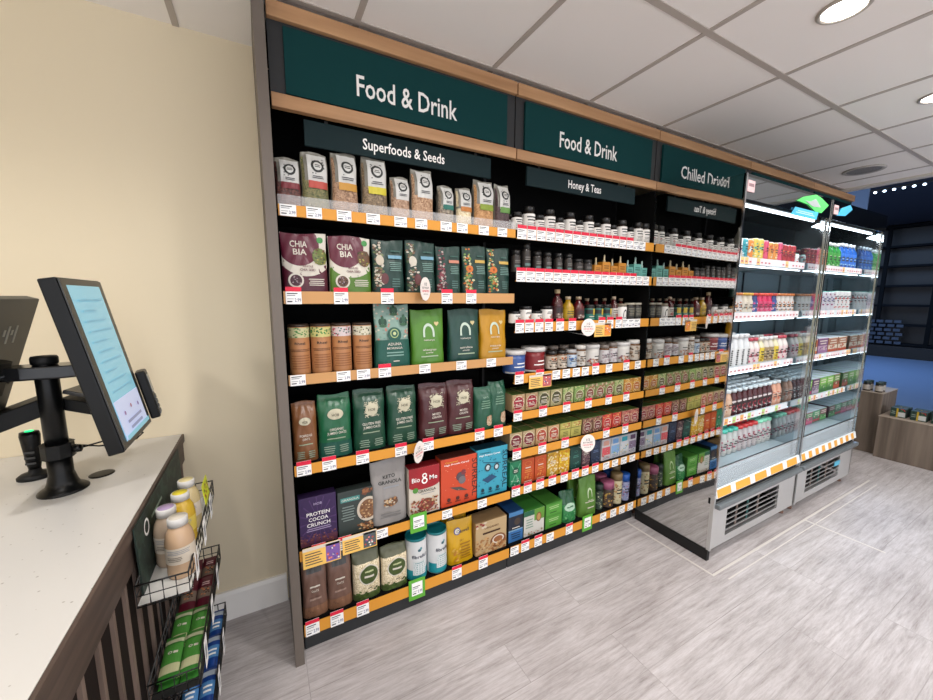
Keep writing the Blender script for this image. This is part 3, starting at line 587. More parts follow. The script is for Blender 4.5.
def surreal(col, dark, hi, scn):
    it = [('t', 'SURREAL', .42, .5, .98, .13, C_(dark), 1), ('t', 'High Protein Cereal', -.08, .87, .66, .035, WHITE), ('t', 'Cinnamon', -.22, .92, .34, .03, hi)]
    if scn: it += [('p', [(-.32, .36), (-.02, .44), (.16, .36), (-.14, .27)], C_('#24527a')), ('d', -.14, .6, .1, C_('#3a4a50')), ('d', .14, .58, .09, C_('#3a4a50')), ('d', -.14, .6, .06, C_('#cfe4e8')), ('d', .14, .58, .055, C_('#cfe4e8')), ('p', [(-.3, .72), (.28, .64), (.28, .655), (-.3, .735)], C_('#1f5a78')), ('s', -.45, .25, .33, .85, 24, .02, [C_('#1f6a86')])]
    else: it += [('p', [(-.28, .40), (.02, .36), (.22, .25), (-.08, .3)], C_('#5a5450')), ('d', .02, .58, .12, C_('#5d5058')), ('d', .1, .66, .07, C_('#8a3a40')), ('d', .06, .5, .1, C_('#7b7478')), ('s', -.45, .25, .33, .85, 12, .012, [C_('#ffb08a')])]
    for u in (-.3, -.06, .18): it += [('d', u, .14, .05, C_(dark)), ('l', u - .08, u + .08, .06, .1, 1, C_(dark))]
    return lambda: box_pack('cereal_box', .206, .07, .25, C_(col, .42), it, top=C_(dark), side=C_(col))
put('cer4', surreal('#e2512c', '#5a2a22', C_('#ffd24a'), 0), (.749, .052, Z), 'orange cereal box with dark vertical lettering and scattered spoon drawing', 'cereal box', 'cereals on the fifth shelf')
put('cer5', surreal('#3fb0cc', '#123f52', C_('#123f52'), 1), (.94, .052, Z), 'sky blue cereal box with dark vertical lettering, rightmost', 'cereal box', 'cereals on the fifth shelf', scale=(.93, 1, 1.04))
# lowest shelf
Z = top_z(0, 5)
def grainbag(kind):
    if kind == 0: return pouch('grain_bag', .102, .065, .235, foil('#7d5e50', .5), [('r', -.5, 0, .5, .2, C_('#93694f')), ('r', -.3, .8, .3, .96, C_('#4c4c4c')), ('l', -.22, .22, .54, .6, 1, CREAM), ('t', 'OATS', 0, .49, .3, .04, CREAM), ('l', -.3, .3, .3, .38, 1, C_('#ab8f80')), ('s', -.45, .02, .45, .16, 14, .03, [C_('#a5785a'), C_('#6d4c3e')])], 'brick', seed=80)
    return pouch('grain_bag', .126, .08, .205, foil('#66694f', .4), [('r', -.5, .0, .5, .8, speck('pale_grain', ['#cfc1a0', '#e2d6ba', '#b3a27e'], 300)), ('r', -.5, 0, .5, .14, C_('#4f6230')), ('d', .06, .54, .37, CREAM), ('d', .06, .54, .33, C_('#465a24')), ('l', -.12, .24, .58, .66, 1, C_('#cdd6a0')), ('l', -.16, .28, .46, .56, 1, CREAM), ('l', -.02, .18, .22, .26, 1, DK), ('s', -.4, .02, .4, .22, 20, .05, [C_('#5f7a38'), C_('#3f5424')])], 'brick', seed=81)
for i, (x, k, ds, s) in enumerate([(.055, 0, 'brown grain bag in the bottom left corner of the shelving', (1, 1, 1.08)), (.158, 0, 'brown grain bag, second from left on the lowest shelf', (1.02, 1, 1.07)), (.276, 1, 'pale grain bag with round green badge, left of two', (1, 1, 1.07)), (.407, 1, 'pale grain bag with round green badge, beside the tubs', (1.03, 1, 1))]):
    put('gb%d' % k, lambda: grainbag(k), (x, .055, Z), ds, 'bag of grain', 'grain bags on the lowest shelf', scale=s)
def tub():
    r = .052
    it = [('r', -.5, 0, .5, .26, C_('#1f9aa6')), ('p', [(-.5, .26), (.1, .26), (.5, .5), (.5, .26)], C_('#1f9aa6')), ('d', .0, .78, .06, C_('#3a6a78'), .05), ('d', .05, .82, .04, C_('#6aa8b0'), .05), ('t', 'fibreful', 0, .62, .5, .09, C_('#1c2c4a')), ('r', -.22, .14, .22, .5, C_('#e4ecec')), ('l', -.2, .2, .16, .48, 6, C_('#8ab0b4'))]
    return round_pack('powder_tub', [('tub_body', [(r, 0), (r, .205)], C_('#eef2f2', .35)), ('rim', [(r + .0008, .205), (r + .0008, .215), (r - .001, .217), (r - .003, .215), (r - .003, .207)], C_('#1c8a92', .35)), ('lid', [(r - .003, .2065), (0, .2065)], C_('#12707a', .35))], it, (.004, .204, r + .0006, C_('#eef0f0', .35)), 32)
put('tub', tub, (.525, .058, Z), 'white and teal powder tub with teal lid, left of two', 'powder tub', 'teal-lidded powder tubs')
put('tub', tub, (.635, .058, Z), 'white and teal powder tub with teal lid, beside yellow pouch', 'powder tub', 'teal-lidded powder tubs', rz=.25)
YP = lambda: pouch('yellow_pouch', .15, .075, .225, foil('#dba80f', .35), [('d', -.14, .76, .13, C_('#5a5f9a')), ('d', -.14, .76, .1, CREAM), ('t', 'Oatwell', .08, .75, .5, .07, DK), ('t', 'OAT', 0, .55, .16, .035, C_('#7a4a10')), ('l', -.1, .36, .1, .5, 6, C_('#a8740c')), ('s', -.42, .1, -.1, .4, 14, .05, [C_('#e8b84a'), C_('#c98a2c')])], 'stand', seed=90)
put('yp', YP, (.765, .058, Z), 'bright yellow stand-up pouch on the lowest shelf, in front', 'food pouch', 'yellow pouches')
put('yp', YP, (.775, .15, Z), 'yellow pouch standing behind the front yellow pouch', 'food pouch', 'yellow pouches', scale=(1.05, 1, 1.04))
put('bb', lambda: box_pack('cereal_box', .196, .10, .185, C_('#cdb083'), [('d', .22, .3, .26, C_('#8a5430'), .2), ('d', .22, .34, .19, CREAM, .12), ('d', .22, .34, .15, C_('#a8683c'), .09), ('s', -.5, 0, .5, .3, 60, .045, [C_('#c8935c'), C_('#a56a3a'), C_('#e2c08c')]), ('s', -.5, .1, -.1, .5, 24, .04, [C_('#d8ae74'), C_('#b5804c')]), ('t', 'ORGANIC', 0, .8, .46, .06, C_('#6b4423')), ('l', -.32, .32, .58, .7, 1, C_('#4a2c18')), ('s', -.5, .84, -.2, 1, 12, .05, [C_('#a04038'), C_('#e2d2b8')])], top=C_('#a5845c'), side=C_('#b8935f')), (.945, .072, Z), 'beige cereal box with pictured bowl, at the right end of lowest shelf', 'cereal box')

# ------------------------------------------------------------------ middle bay products
Z = [top_z(1, i) for i in range(8)]
LINES = C_('#8a8a88'); LABW = M('#e6e2dc', .5)
def supp(tall):
    r, h = (.0335, .125) if tall else (.0285, .091); lz = h * .70
    it = [('l', -.3, .3, .55, .9, 2, DK), ('l', -.3, .3, .1, .5, 4, LINES), ('s', .05, .2, .3, .5, 3, .04, [C_('#c25a5a')])]
    return round_pack('supplement_jar', [('jar', [(r, 0), (r, h * .74), (r * .84, h * .80)], C_('#241b16', .2)), ('cap', [(r * .86, h * .79), (r * .86, h * .985), (r * .8, h), (0, h)], C_('#121212', .35))], it, (.004, lz, r + .0006, LABW), 20)
T1 = [(1.083, 0), (1.156, 1), (1.224, 0), (1.29, 1), (1.361, 0), (1.433, 1), (1.501, 0), (1.572, 1), (1.64, 0), (1.706, 1), (1.772, 0), (1.848, 1), (1.921, 0), (1.988, 1), (2.056, 1)]
cnt = [0, 0]
for x, k in T1:
    put('supp%d' % k, lambda: supp(k), (x, .042, Z[0]), '%s black-capped white-labelled jar, %s %s one from left on top middle-bay shelf' % (['short', 'tall'][k], ORD[cnt[k]], ['short', 'tall'][k]), 'supplement jar', 'black-capped jars on the top middle shelf', rz=rnd.uniform(-.1, .25)); cnt[k] += 1
for x, k in T1[::2]:
    put('supp%d' % 0, None, (x, .115, Z[0]), 'short black-capped jar standing behind the front row, top middle-bay shelf', 'supplement jar', 'jars behind the front row')
# second shelf: dark jars then dropper bottles
def darkjar(k):
    r, h = [(.023, .112), (.023, .15), (.029, .088)][k]
    it = [('l', -.3, .3, .55, .75, 2, C_('#8f8a84')), ('r', -.28, .3, .25, .42, C_('#6d8f8a' if k < 2 else '#5a5048')), ('s', -.4, .05, .4, .3, 10, .04, [C_('#5a4a42'), C_('#8a7a6a')])]
    return round_pack('dark_spice_jar', [('jar', [(r, 0), (r, h * .78), (r * .92, h * .8)], C_('#2a2523', .25)), ('cap', [(r * .96, h * .80), (r * .96, h), (0, h)], C_('#161616', .4))], it, (.003, h * .74, r + .0005, C_('#38322f')), 18)
T2 = [(1.08, 0), (1.144, 1), (1.216, 0), (1.285, 0), (1.361, 0), (1.434, 0), (1.507, 2), (1.577, 2)]
cnt = [0, 0, 0]
for x, k in T2:
    put('dj%d' % k, lambda: darkjar(k), (x, .04, Z[1]), '%s, %s such from left, second middle-bay shelf' % (['slim dark jar with small grey label band', 'tallest dark jar with grey label band', 'squat dark brown jar beside the orange bottles'][k], ORD[cnt[k]]), 'jar', 'dark jars on the second middle shelf'); cnt[k] += 1
def dropper(col, tall, dk):
    def bld():
        w, h = (.066, .082) if tall else (.056, .062); t = thing('dropper_bottle', None, None)
        MB().box(-w / 2, w / 2, -.02, .02, 0, h, C_(col, .35)).build('bottle_box', t, bevel=.002)
        MB().lathe([(.0075, h), (.0075, h + .012), (.005, h + .016), (.0045, h + .040), (.002, h + .043), (0, h + .043)], C_('#d8c8a0' if dk == 0 else '#b5d4cc', .3), 12).build('dropper_cap', t)
        art([('l', -.35, .35, .5, .8, 2, C_('#7a4a12' if dk == 0 else '#1c5a54')), ('l', -.3, .3, .15, .4, 3, C_('#b06a1c' if dk == 0 else '#2f7a70'))], w, h, lambda x, z, d: (x, -.02 - d, z), t, 'printed_front')
        return t
    return bld
xs = [(1.648, 0, 0), (1.716, 1, 0), (1.784, 0, 0), (1.853, 1, 0), (1.921, 0, 1), (1.989, 1, 1), (2.053, 0, 1)]
cnt = {}
for x, tl, dk in xs:
    c = cnt.setdefault((tl, dk), 0); cnt[(tl, dk)] += 1
    put('dr%d%d' % (tl, dk), dropper('#d8902c' if dk == 0 else '#6fb8ac', tl, dk), (x, .04, Z[1]), '%s %s dropper bottle, %s such from left, second middle-bay shelf' % (['low', 'tall'][tl], ['orange', 'pale teal'][dk], ORD[c]), 'dropper bottle', 'dropper bottles on the second middle shelf')
# third shelf
def honeybox(k):
    h = (.062, .088)[k]; r = .031
    it = [('s', .0, .1, .45, .6, 22, .05, [C_('#b06a50'), C_('#8a4a3a'), C_('#d8a488')]), ('l', -.2, .25, .65, .85, 2, DK)]
    return round_pack('white_label_jar', [('jar', [(r, 0), (r, h * .82)], C_('#3a2418', .2)), ('lid', [(r + .001, h * .82), (r + .001, h), (0, h)], C_('#17181a', .35))], it, (.003, h * .8, r + .0006, LABW), 20)
cnt = [0, 0]
for x, k in [(1.08, 0), (1.15, 1), (1.222, 0), (1.292, 1)]:
    put('hb%d' % k, lambda: honeybox(k), (x, .04, Z[2]), '%s dark-lidded jar with white label, %s of its size, third middle-bay shelf' % (['short', 'tall'][k], ['left', 'right'][cnt[k]]), 'jar', 'white-labelled jars on the third middle shelf'); cnt[k] += 1
def sauce(body, lab, h, r, cap, labm):
    it = [('l', -.3, .3, .5, .85, 2, DK if lab != '#1b1b1b' else C_('#c9b89a')), ('l', -.3, .3, .12, .42, 3, C_('#9a8a7a')), ('s', -.2, .1, .2, .4, 6, .06, [C_(labm)])]
    return lambda: round_pack('sauce_bottle', [('bottle', [(r, 0), (r, h * .55), (r * .8, h * .68), (r * .42, h * .78), (r * .40, h * .88)], M(pk(body), .12, coat=.5)), ('cap', [(r * .46, h * .88), (r * .46, h), (0, h)], C_(cap, .35))], it, (h * .1, h * .5, r + .0006, C_(lab)), 20)
put('sb0', sauce('#4a1216', '#3a1014', .178, .033, '#c9b48c', '#c9b4a8'), (1.37, .045, Z[2]), 'tall dark red bottle with beige cap, third middle-bay shelf', 'sauce bottle', 'sauce bottles on the third middle shelf')
put('sb1', sauce('#b8901c', '#c9a41e', .14, .035, '#b8a488', '#8a6a12'), (1.45, .045, Z[2]), 'mustard yellow bottle with pale cap', 'sauce bottle', 'sauce bottles on the third middle shelf')
put('sb2', sauce('#5e161a', '#4e1216', .14, .035, '#a89478', '#d8c8bc'), (1.53, .045, Z[2]), 'dark red squat bottle with swirl label, right of the yellow bottle', 'sauce bottle', 'sauce bottles on the third middle shelf')
def greenjar(): return round_pack('green_label_jar', [('jar', [(.031, 0), (.031, .075), (.028, .08)], C_('#20231e', .15)), ('lid', [(.030, .079), (.030, .094), (0, .094)], C_('#141a18', .35))], [('r', -.5, .55, .5, .9, C_('#1c2020')), ('r', .0, .45, .3, .98, C_('#d8b83a')), ('l', -.3, .3, .25, .4, 1, CREAM), ('l', -.3, .3, .06, .2, 1, C_('#8acaba'))], (.004, .072, .0316, C_('#16786a')), 20)
for i, x in enumerate([1.612, 1.682, 1.753]):
    put('gj', greenjar, (x, .04, Z[2]), 'dark jar with teal and yellow label, %s of three' % ['leftmost', 'middle', 'rightmost'][i], 'jar', 'teal-labelled jars')
put('sb3', sauce('#4c1014', '#d8d0c4', .142, .027, '#b8a48c', '#b02a30'), (1.822, .045, Z[2]), 'slim dark red bottle with white label, right of the teal-labelled jars', 'sauce bottle', 'sauce bottles on the third middle shelf')
put('wj', lambda: round_pack('white_label_jar', [('jar', [(.033, 0), (.033, .08), (.029, .086)], C_('#8a8478', .2)), ('lid', [(.031, .085), (.031, .098), (0, .098)], C_('#9a8d78', .3))], [('arch', 0, .2, .3, .6, .3, DK), ('l', -.3, .3, .05, .2, 1, GREY)], (.004, .078, .0336, LABW), 20), (1.892, .045, Z[2]), 'pale jar with white label and dark symbol, third middle-bay shelf', 'jar')
def darkhoney(): return round_pack('dark_honey_jar', [('jar', [(.03, 0), (.03, .085), (.027, .092)], C_('#2c221a', .15)), ('lid', [(.0295, .092), (.0295, .103), (0, .103)], C_('#c9c2b0', .3))], [('l', -.35, .35, .2, .9, 5, C_('#8f8a78'))], (.01, .08, .0306, C_('#2a2a26')), 20)
for i, x in enumerate([1.962, 2.026]): put('dh', darkhoney, (x, .04, Z[2]), 'dark jar with gridded label and pale lid, %s of two by the mirror' % ['left', 'right'][i], 'jar', 'gridded-label jars')
for i in range(8): put('sb2', None, (1.45 + .075 * i, .12, Z[2]), 'dark bottle behind the front row, third middle-bay shelf', 'sauce bottle', 'bottles behind the front row', scale=(.8, .8, .93))
# fourth shelf: tubs and jars of nut butter
def tubbig(col, r, h, txt, tc, lab=None, lid='#e8e6e2'):
    def bld():
        it = [('l', -.12, .26, .48, .62, 1, tc), ('l', -.2, .3, .3, .42, 1, tc), ('r', -.5, 0, .5, .08, C_('#e8e6e2'))]
        if lab: it += [('s', -.4, .05, .4, .4, 22, .05, [C_(c) for c in lab])]
        return round_pack('nut_butter_tub', [('tub', [(r * .93, 0), (r, h * .83)], C_(col, .35)), ('lid', [(r * 1.05, h * .83), (r * 1.05, h * .98), (r, h), (0, h * .985)], C_(lid, .35))], it, (.004, h * .8, r * .985, C_(col, .4)), 26)
    return bld
put('tb0', tubbig('#3f62a8', .062, .124, None, WHITE), (1.105, .075, Z[3]), 'blue tub with white lid, leftmost on the fourth middle-bay shelf', 'tub', 'lidded tubs on the fourth middle shelf')
put('tb1', tubbig('#8a1a20', .064, .134, None, WHITE), (1.236, .075, Z[3]), 'dark red tub with white lid beside the blue tub', 'tub', 'lidded tubs on the fourth middle shelf')
def nutjar(lab, lid, cols, r=.034, h=.106):
    return lambda: round_pack('nut_butter_jar', [('jar', [(r, 0), (r, h * .78), (r * .86, h * .83)], C_('#6d4a30', .2)), ('lid', [(r * .92, h * .83), (r * .92, h), (0, h)], C_(lid, .35))], [('s', -.45, .1, .45, .9, 26, .07, [C_(c) for c in cols]), ('l', -.25, .25, .4, .7, 2, DK)], (.008, h * .74, r + .0006, C_(lab)), 20)
for k, lab, lid, cols, x, ds, sc_ in [('nj0', '#d8c8b4', '#22201e', ['#c8703a', '#3a2a22', '#efe6d8'], 1.341, 'jar with orange and white label and dark lid, left of two', 1), ('nj0', 0, 0, 0, 1.414, 'jar with orange and white label and dark lid, beside blue jar', 1), ('nj1', '#c9dcec', '#c8c8c8', ['#3a6ab0', '#e8e8e8', '#7aa0cc'], 1.488, 'pale blue patterned jar, fourth middle-bay shelf', 1.0),
    ('nj2', '#e2ddd4', '#e8e4dc', ['#b8a08a', '#d8d0c4', '#7a6a5a'], 1.56, 'cream labelled jar left of the first big white tub', 1.2), ('nj3', '#dcd8d8', '#8a8078', ['#a8929c', '#c8b8b8'], 1.757, 'white labelled jar with brown lid, left one between big tubs', 1.12), ('nj3', 0, 0, 0, 1.829, 'white labelled jar with brown lid, right one between big tubs', 1.2)]:
    put(k, nutjar(lab, lid, cols) if lab else None, (x, .045, Z[3]), ds, 'nut butter jar', 'nut butter jars on the fourth middle shelf', scale=(1, 1, sc_))
for i, x in enumerate([1.656, 1.927]): put('tb2', tubbig('#e6e2dc', .05, .126, None, DK, ['#c98a5a', '#e0a890', '#a5623c', '#8a5a6a']), (x, .055, Z[3]), 'big white nut butter tub with white lid, %s' % ['left of two', 'right of two'][i], 'tub', 'big white tubs')
put('nj4', nutjar('#cfc4b4', '#efece6', ['#8a6a50', '#b59a80', '#5a4030'], .043, .134), (2.036, .055, Z[3]), 'tan patterned jar with white lid, closest to the mirrored fridge side', 'nut butter jar')
for i in range(9): put('nj3', None, (1.34 + .082 * i, .125, Z[3]), 'lidded jar behind the front row, fourth middle-bay shelf', 'nut butter jar', 'jars behind the nut butters', scale=(1, 1, 1.15))
# fifth and sixth: tea boxes
def tea(base, main, cols, kind, top='#5f7a3a'):
    def bld():
        if kind == 0: it = [('d', 0, .52, .46, C_('#e6d9b8'), .48), ('d', 0, .5, .41, C_(main), .43), ('l', -.28, .28, .56, .7, 1, CREAM), ('l', -.3, .3, .25, .5, 3, CREAM), ('s', -.5, 0, .5, 1, 22, .05, [C_(c) for c in cols])]
        elif kind == 1: it = [('s', -.5, .55, .5, 1, 30, .07, [C_(c) for c in cols]), ('d', 0, .42, .36, C_(main), .36), ('o', 0, .42, .38, C_('#e6e0c0'), .38, .9), ('l', -.24, .24, .46, .56, 1, CREAM), ('l', -.2, .2, .22, .4, 2, CREAM), ('s', -.5, 0, .5, .25, 20, .06, [C_(c) for c in cols])]
        else: it = [('r', -.5, .58, .5, .62, C_('#6a6a28')), ('r', -.5, .62, .5, 1, C_('#c2b860')), ('s', -.4, .66, .4, .95, 14, .07, [C_(c) for c in cols]), ('l', -.3, .3, .15, .45, 3, C_('#7a7a3a'))]
        return box_pack('tea_box', .08, .075, .094, C_(base), it, top=C_(top), side=C_(base))
    return bld
TEAS = {'red': ('#c9a87a', '#a81c30', ['#c83a4c', '#e8d8b8', '#8a1428'], 0), 'brown': ('#b8ae80', '#4e4a2a', ['#7a9a4a', '#cdbf8a'], 0), 'green': ('#b5c080', '#6a5a34', ['#7aa04a', '#d8cf9a', '#4e7a34'], 1), 'leaf': ('#8fae62', '#7a6a3e', ['#4e8a3a', '#a5c46a', '#d8d49a'], 1),
        'rose': ('#8f9a5e', '#8a4a3a', ['#a8443c', '#5e8a44', '#d8b8a0'], 1), 'orange': ('#d89a3c', '#c06a20', ['#e8b84a', '#f0d89a', '#a8621c'], 1), 'crimson': ('#bfa87c', '#7d2530', ['#a83a44', '#e2cfae'], 0), 'coral': ('#d0a878', '#b8442c', ['#d86a48', '#ecd0a0', '#b03a28'], 0), 'yellow': ('#c4bc62', '#c4bc62', ['#c87a4a', '#e2d88a', '#a85a3a'], 2),
        'maroon': ('#8a6a50', '#7a2a30', ['#a8404a', '#c8a080', '#5e1c24'], 1), 'scarlet': ('#d8453a', '#c01e2c', ['#e8483c', '#f0a060', '#b01424'], 1), 'pink': ('#c07a68', '#a83a44', ['#d8786a', '#e8c0a0', '#94303a'], 1)}
R5 = ['red', 'red', 'brown', 'brown', 'green', 'leaf', 'rose', 'rose', 'rose', 'green', 'orange', 'orange']
X5 = [1.103, 1.191, 1.277, 1.366, 1.455, 1.543, 1.63, 1.714, 1.797, 1.883, 1.968, 2.05]
R6 = ['crimson', 'crimson', 'coral', 'coral', 'yellow', 'yellow', 'maroon', 'maroon', 'scarlet', 'scarlet', 'pink', 'pink']
X6 = [1.092, 1.178, 1.266, 1.356, 1.445, 1.53, 1.622, 1.708, 1.792, 1.88, 1.968, 2.05]
NAMES = {'red': 'deep red round-badge', 'brown': 'olive and brown round-badge', 'green': 'pale green leafy', 'leaf': 'leaf green patterned', 'rose': 'green and rust patterned', 'orange': 'orange patterned', 'crimson': 'crimson round-badge', 'coral': 'coral red round-badge', 'yellow': 'yellow-green', 'maroon': 'maroon patterned', 'scarlet': 'scarlet', 'pink': 'pinkish red'}
for zi, RR, XX, sn in ((4, R5, X5, 'fifth'), (5, R6, X6, 'sixth')):
    for i, (k, x) in enumerate(zip(RR, XX)):
        n = RR.count(k); j = RR[:i].count(k); wo = ['only one'] if n == 1 else (['left of two', 'right of two'] if n == 2 else ['left of three', 'middle of three', 'right of three'])
        if k == 'green': wo = ['beside the leaf green one', 'beside the orange ones']
        bl = TEAS[k]; put('tea' + k, tea(*bl), (x, .055, Z[zi]), '%s tea box, %s, %s middle-bay shelf' % (NAMES[k], wo[j], sn), 'tea box', 'tea boxes on the %s middle shelf' % sn, rz=rnd.uniform(-.015, .015))
        put('tea' + k, None, (x, .133, Z[zi]), '%s tea box in the row behind, %s middle-bay shelf' % (NAMES[k], sn), 'tea box', '%s tea boxes behind the front row, %s shelf' % (NAMES[k], sn))
# seventh: upright cartons
def carton(base, kind, cols, w=.08, h=.14):
    def bld():
        cm = [C_(c) for c in cols]
        if kind == 'x': it = [('p', [(-.42, .9), (-.34, .9), (.42, .1), (.34, .1)], cm[0]), ('p', [(.42, .9), (.34, .9), (-.42, .1), (-.34, .1)], cm[0]), ('d', 0, .62, .28, cm[1]), ('l', -.2, .2, .55, .68, 2, CREAM), ('s', -.4, .05, .4, .3, 16, .07, cm)]
        elif kind == 'plain': it = [('o', 0, .8, .28, cm[0], .16, .9), ('l', -.25, .25, .58, .68, 1, CREAM), ('l', -.3, .3, .42, .56, 2, cm[0]), ('s', -.3, .12, .3, .36, 20, .06, cm), ('l', -.35, .35, .04, .1, 1, CREAM)]
        elif kind == 'lily': it = [('s', -.5, 0, .5, 1, 70, .09, cm), ('l', -.3, .3, .52, .66, 2, CREAM)]
        elif kind == 'dark': it = [('o', 0, .78, .14, cm[0], .08, .8), ('l', -.3, .3, .5, .64, 2, cm[0]), ('s', -.4, .05, .4, .3, 14, .05, cm)]
        else: it = [('r', -.5, .72, .5, 1, C_('#b8bcc0')), ('r', -.32, .7, .32, .92, cm[0]), ('r', -.45, .25, .45, .62, cm[1]), ('s', -.4, .05, .4, .55, 16, .07, cm), ('l', -.35, .35, .06, .2, 2, GREY)]
        return box_pack('tea_carton', w, .06, h, C_(base), it, top=C_(cols[0]), side=C_(base))
    return bld
CT = [('#1f8a5e', 'x', ['#7ac89a', '#145c44', '#c9e8d0'], 1.095, .076, 'emerald green tea carton with lattice pattern, leftmost'), ('#cf5424', 'plain', ['#f0a050', '#e27a34', '#b83c18'], 1.18, .084, 'orange tea carton, left of two'), (0, 0, 1, 1.27, .084, 'orange tea carton, right of two'), ('#d8a42c', 'lily', ['#f0e0a8', '#b8841c', '#e8b83a', '#fff2cc'], 1.361, .084, 'yellow lattice-patterned tea carton'), ('#e2a80c', 'lily', ['#f8e05a', '#f4c81c', '#fff4c8', '#d88a0c'], 1.448, .084, 'bright yellow floral tea carton'),
      ('#1a4a42', 'dark', ['#5a9a8c', '#2e6a5e'], 1.54, .088, 'dark green tea carton left of the round shelf tag'), ('#5a4048', 'lily', ['#8a6a70', '#3a2a34', '#a88a84'], 1.625, .068, 'dark patterned carton behind the round shelf tag'), ('#22304a', 'dark', ['#6a80a8', '#3a4a6a'], 1.708, .08, 'navy blue tea carton'),
      ('#d8d4d4', 'w', ['#d8a08c', '#e05a64', '#c23a48'], 1.80, .078, 'white carton with pink-red panel'), ('#d4d6da', 'w', ['#6a9ad0', '#8ab4e0', '#a8c84a'], 1.885, .08, 'white carton with sky blue panel'), ('#d4d6da', 'w', ['#2aa0b4', '#d8dce0', '#e2c83a'], 1.97, .08, 'white carton with turquoise and yellow panel'), ('#d0d0d6', 'w', ['#5a4060', '#8a7a94', '#b8c0d0'], 2.05, .074, 'white carton with purple-grey panel, beside the mirror')]
last = None
for i, (b0, kd, cols, x, w, ds) in enumerate(CT):
    if b0: last = 'ct%d' % i
    put(last, carton(b0, kd, cols, w) if b0 else None, (x, .05, Z[6]), ds + ', seventh middle-bay shelf', 'tea carton', 'tea cartons on the seventh middle shelf')
# lowest shelf
zb = Z[7]
put('nb', lambda: box_pack('snack_box', .098, .14, .18, C_('#1a2436'), [('r', -.5, 0, .5, .36, C_('#3a78b8')), ('r', -.5, .36, .5, .4, C_('#8ab8dc')), ('d', .1, .66, .22, C_('#4a3c34')), ('r', -.5, .86, .5, 1, C_('#4a88c0')), ('l', -.35, .35, .08, .3, 3, C_('#0f2a44')), ('l', -.3, .3, .43, .5, 1, CREAM)], top=C_('#1e4a80'), side=C_('#14202e')), (1.112, .10, zb), 'navy and blue upright box, leftmost on lowest middle-bay shelf', 'box')
put('wg', lambda: box_pack('snack_box', .148, .2, .155, C_('#e2e0d8'), [('r', -.5, .8, .5, 1, C_('#1f6a4a')), ('r', 0, .55, .5, 1, C_('#6ca83c')), ('d', .22, .66, .13, C_('#8a5a34'), .2), ('d', .22, .66, .09, C_('#c89a5c'), .15), ('l', -.42, -.05, .3, .7, 4, C_('#8aa894')), ('s', -.45, .02, .45, .18, 18, .04, [C_('#b8604a'), C_('#cfc4b0'), C_('#8a9a6a')])], top=C_('#3f8a34'), side=C_('#1f5a3c')), (1.243, .13, zb), 'white and green box with pictured biscuit', 'box', 'green packs on the lowest middle shelf')
for i in range(2): put('gbx', lambda: box_pack('snack_box', .128, .2, .078, C_('#4a9430'), [('r', -.45, .08, .45, .92, C_('#5aa83c')), ('l', -.35, .35, .5, .8, 2, C_('#b8dc9a')), ('l', -.3, .2, .15, .35, 1, C_('#2f6a1e'))], top=C_('#4a8c34'), side=C_('#3a7426')), (1.392, .13, zb + .0785 * i), 'flat leaf green box, %s of two stacked' % ['lower', 'upper'][i], 'box', 'green packs on the lowest middle shelf')
put('gpp', lambda: pouch('green_snack_pouch', .118, .10, .182, foil('#1f5a3a', .35), [('r', -.5, 0, .5, .6, C_('#2f8a4a')), ('d', .0, .5, .38, C_('#bfe0c8'), .2), ('l', -.25, .25, .46, .55, 1, C_('#1f6a3c')), ('s', -.45, .05, .45, .32, 26, .05, [C_('#4aa85c'), C_('#1f6a3c'), C_('#8ac88a')])], 'stand', seed=95), (1.523, .075, zb), 'bulging dark green pouch with pale band, lowest middle-bay shelf', 'food pouch')
put('gnp', lambda: pouch('superfood_pouch', .145, .07, .25, foil('#5c8a34', .38), [('arch', .03, .48, .3, .24, .3, C_('#d4e6bc')), ('l', -.3, .3, .36, .4, 1, CREAM), ('t', 'naturya', .03, .42, .34, .03, CREAM), ('l', -.2, .3, .2, .26, 1, CREAM)], 'stand', seed=96), (1.673, .05, zb), 'tall moss green pouch with white arch logo, lowest middle-bay shelf', 'powder pouch')
def lid_jar(body, lidc, r, h, lh, lab, cols):
    return lambda: round_pack('lidded_jar', [('jar', [(r, 0), (r, h - lh), (r * .95, h - lh + .003)], C_(body, .2)), ('lid', [(r * 1.03, h - lh), (r * 1.03, h - .002), (r * .98, h), (0, h)], C_(lidc, .4))], [('s', -.45, .1, .45, .95, 34, .06, [C_(c) for c in cols]), ('l', -.3, .3, .4, .7, 2, DK)], (.005, h - lh - .006, r + .0006, C_(lab)), 22)
for k, a, x, ds in [('lj0', ('#2c3a2c', '#20302a', .03, .17, .04, '#2f4034', ['#8a9a7a', '#c8c8a8', '#4a6a4a']), 1.79, 'slim dark green jar right of the moss green pouch'), ('lj1', ('#3a2a22', '#a85a7a', .044, .172, .045, '#46382e', ['#c8a04a', '#8a6a3a', '#5a3a34']), 1.869, 'dark speckled jar with dusty pink lid'), ('lj2', ('#d8c8a0', '#8a7450', .038, .208, .045, '#dccfa8', ['#c8985c', '#8a5a34', '#b8b484']), 1.957, 'tall cream jar with brown lid'), ('lj3', ('#8a8ab0', '#1f5ab4', .034, .186, .05, '#9aa0c4', ['#5a5a94', '#d8d8e4', '#b86a8a']), 2.038, 'lilac jar with bright blue lid, next to the mirror')]:
    put(k, lid_jar(*a), (x, .055, zb), ds, 'jar', 'lidded jars on the lowest middle shelf')
for k, x in (('lj3', 1.985), ('lj1', 1.9), ('lj2', 2.045)): put(k, None, (x, .145, zb), 'lidded jar behind the front row, lowest middle-bay shelf', 'jar', 'jars behind the lowest front row')
put('gnp', None, (1.66, .13, zb), 'second moss green pouch, standing behind the front one', 'powder pouch')
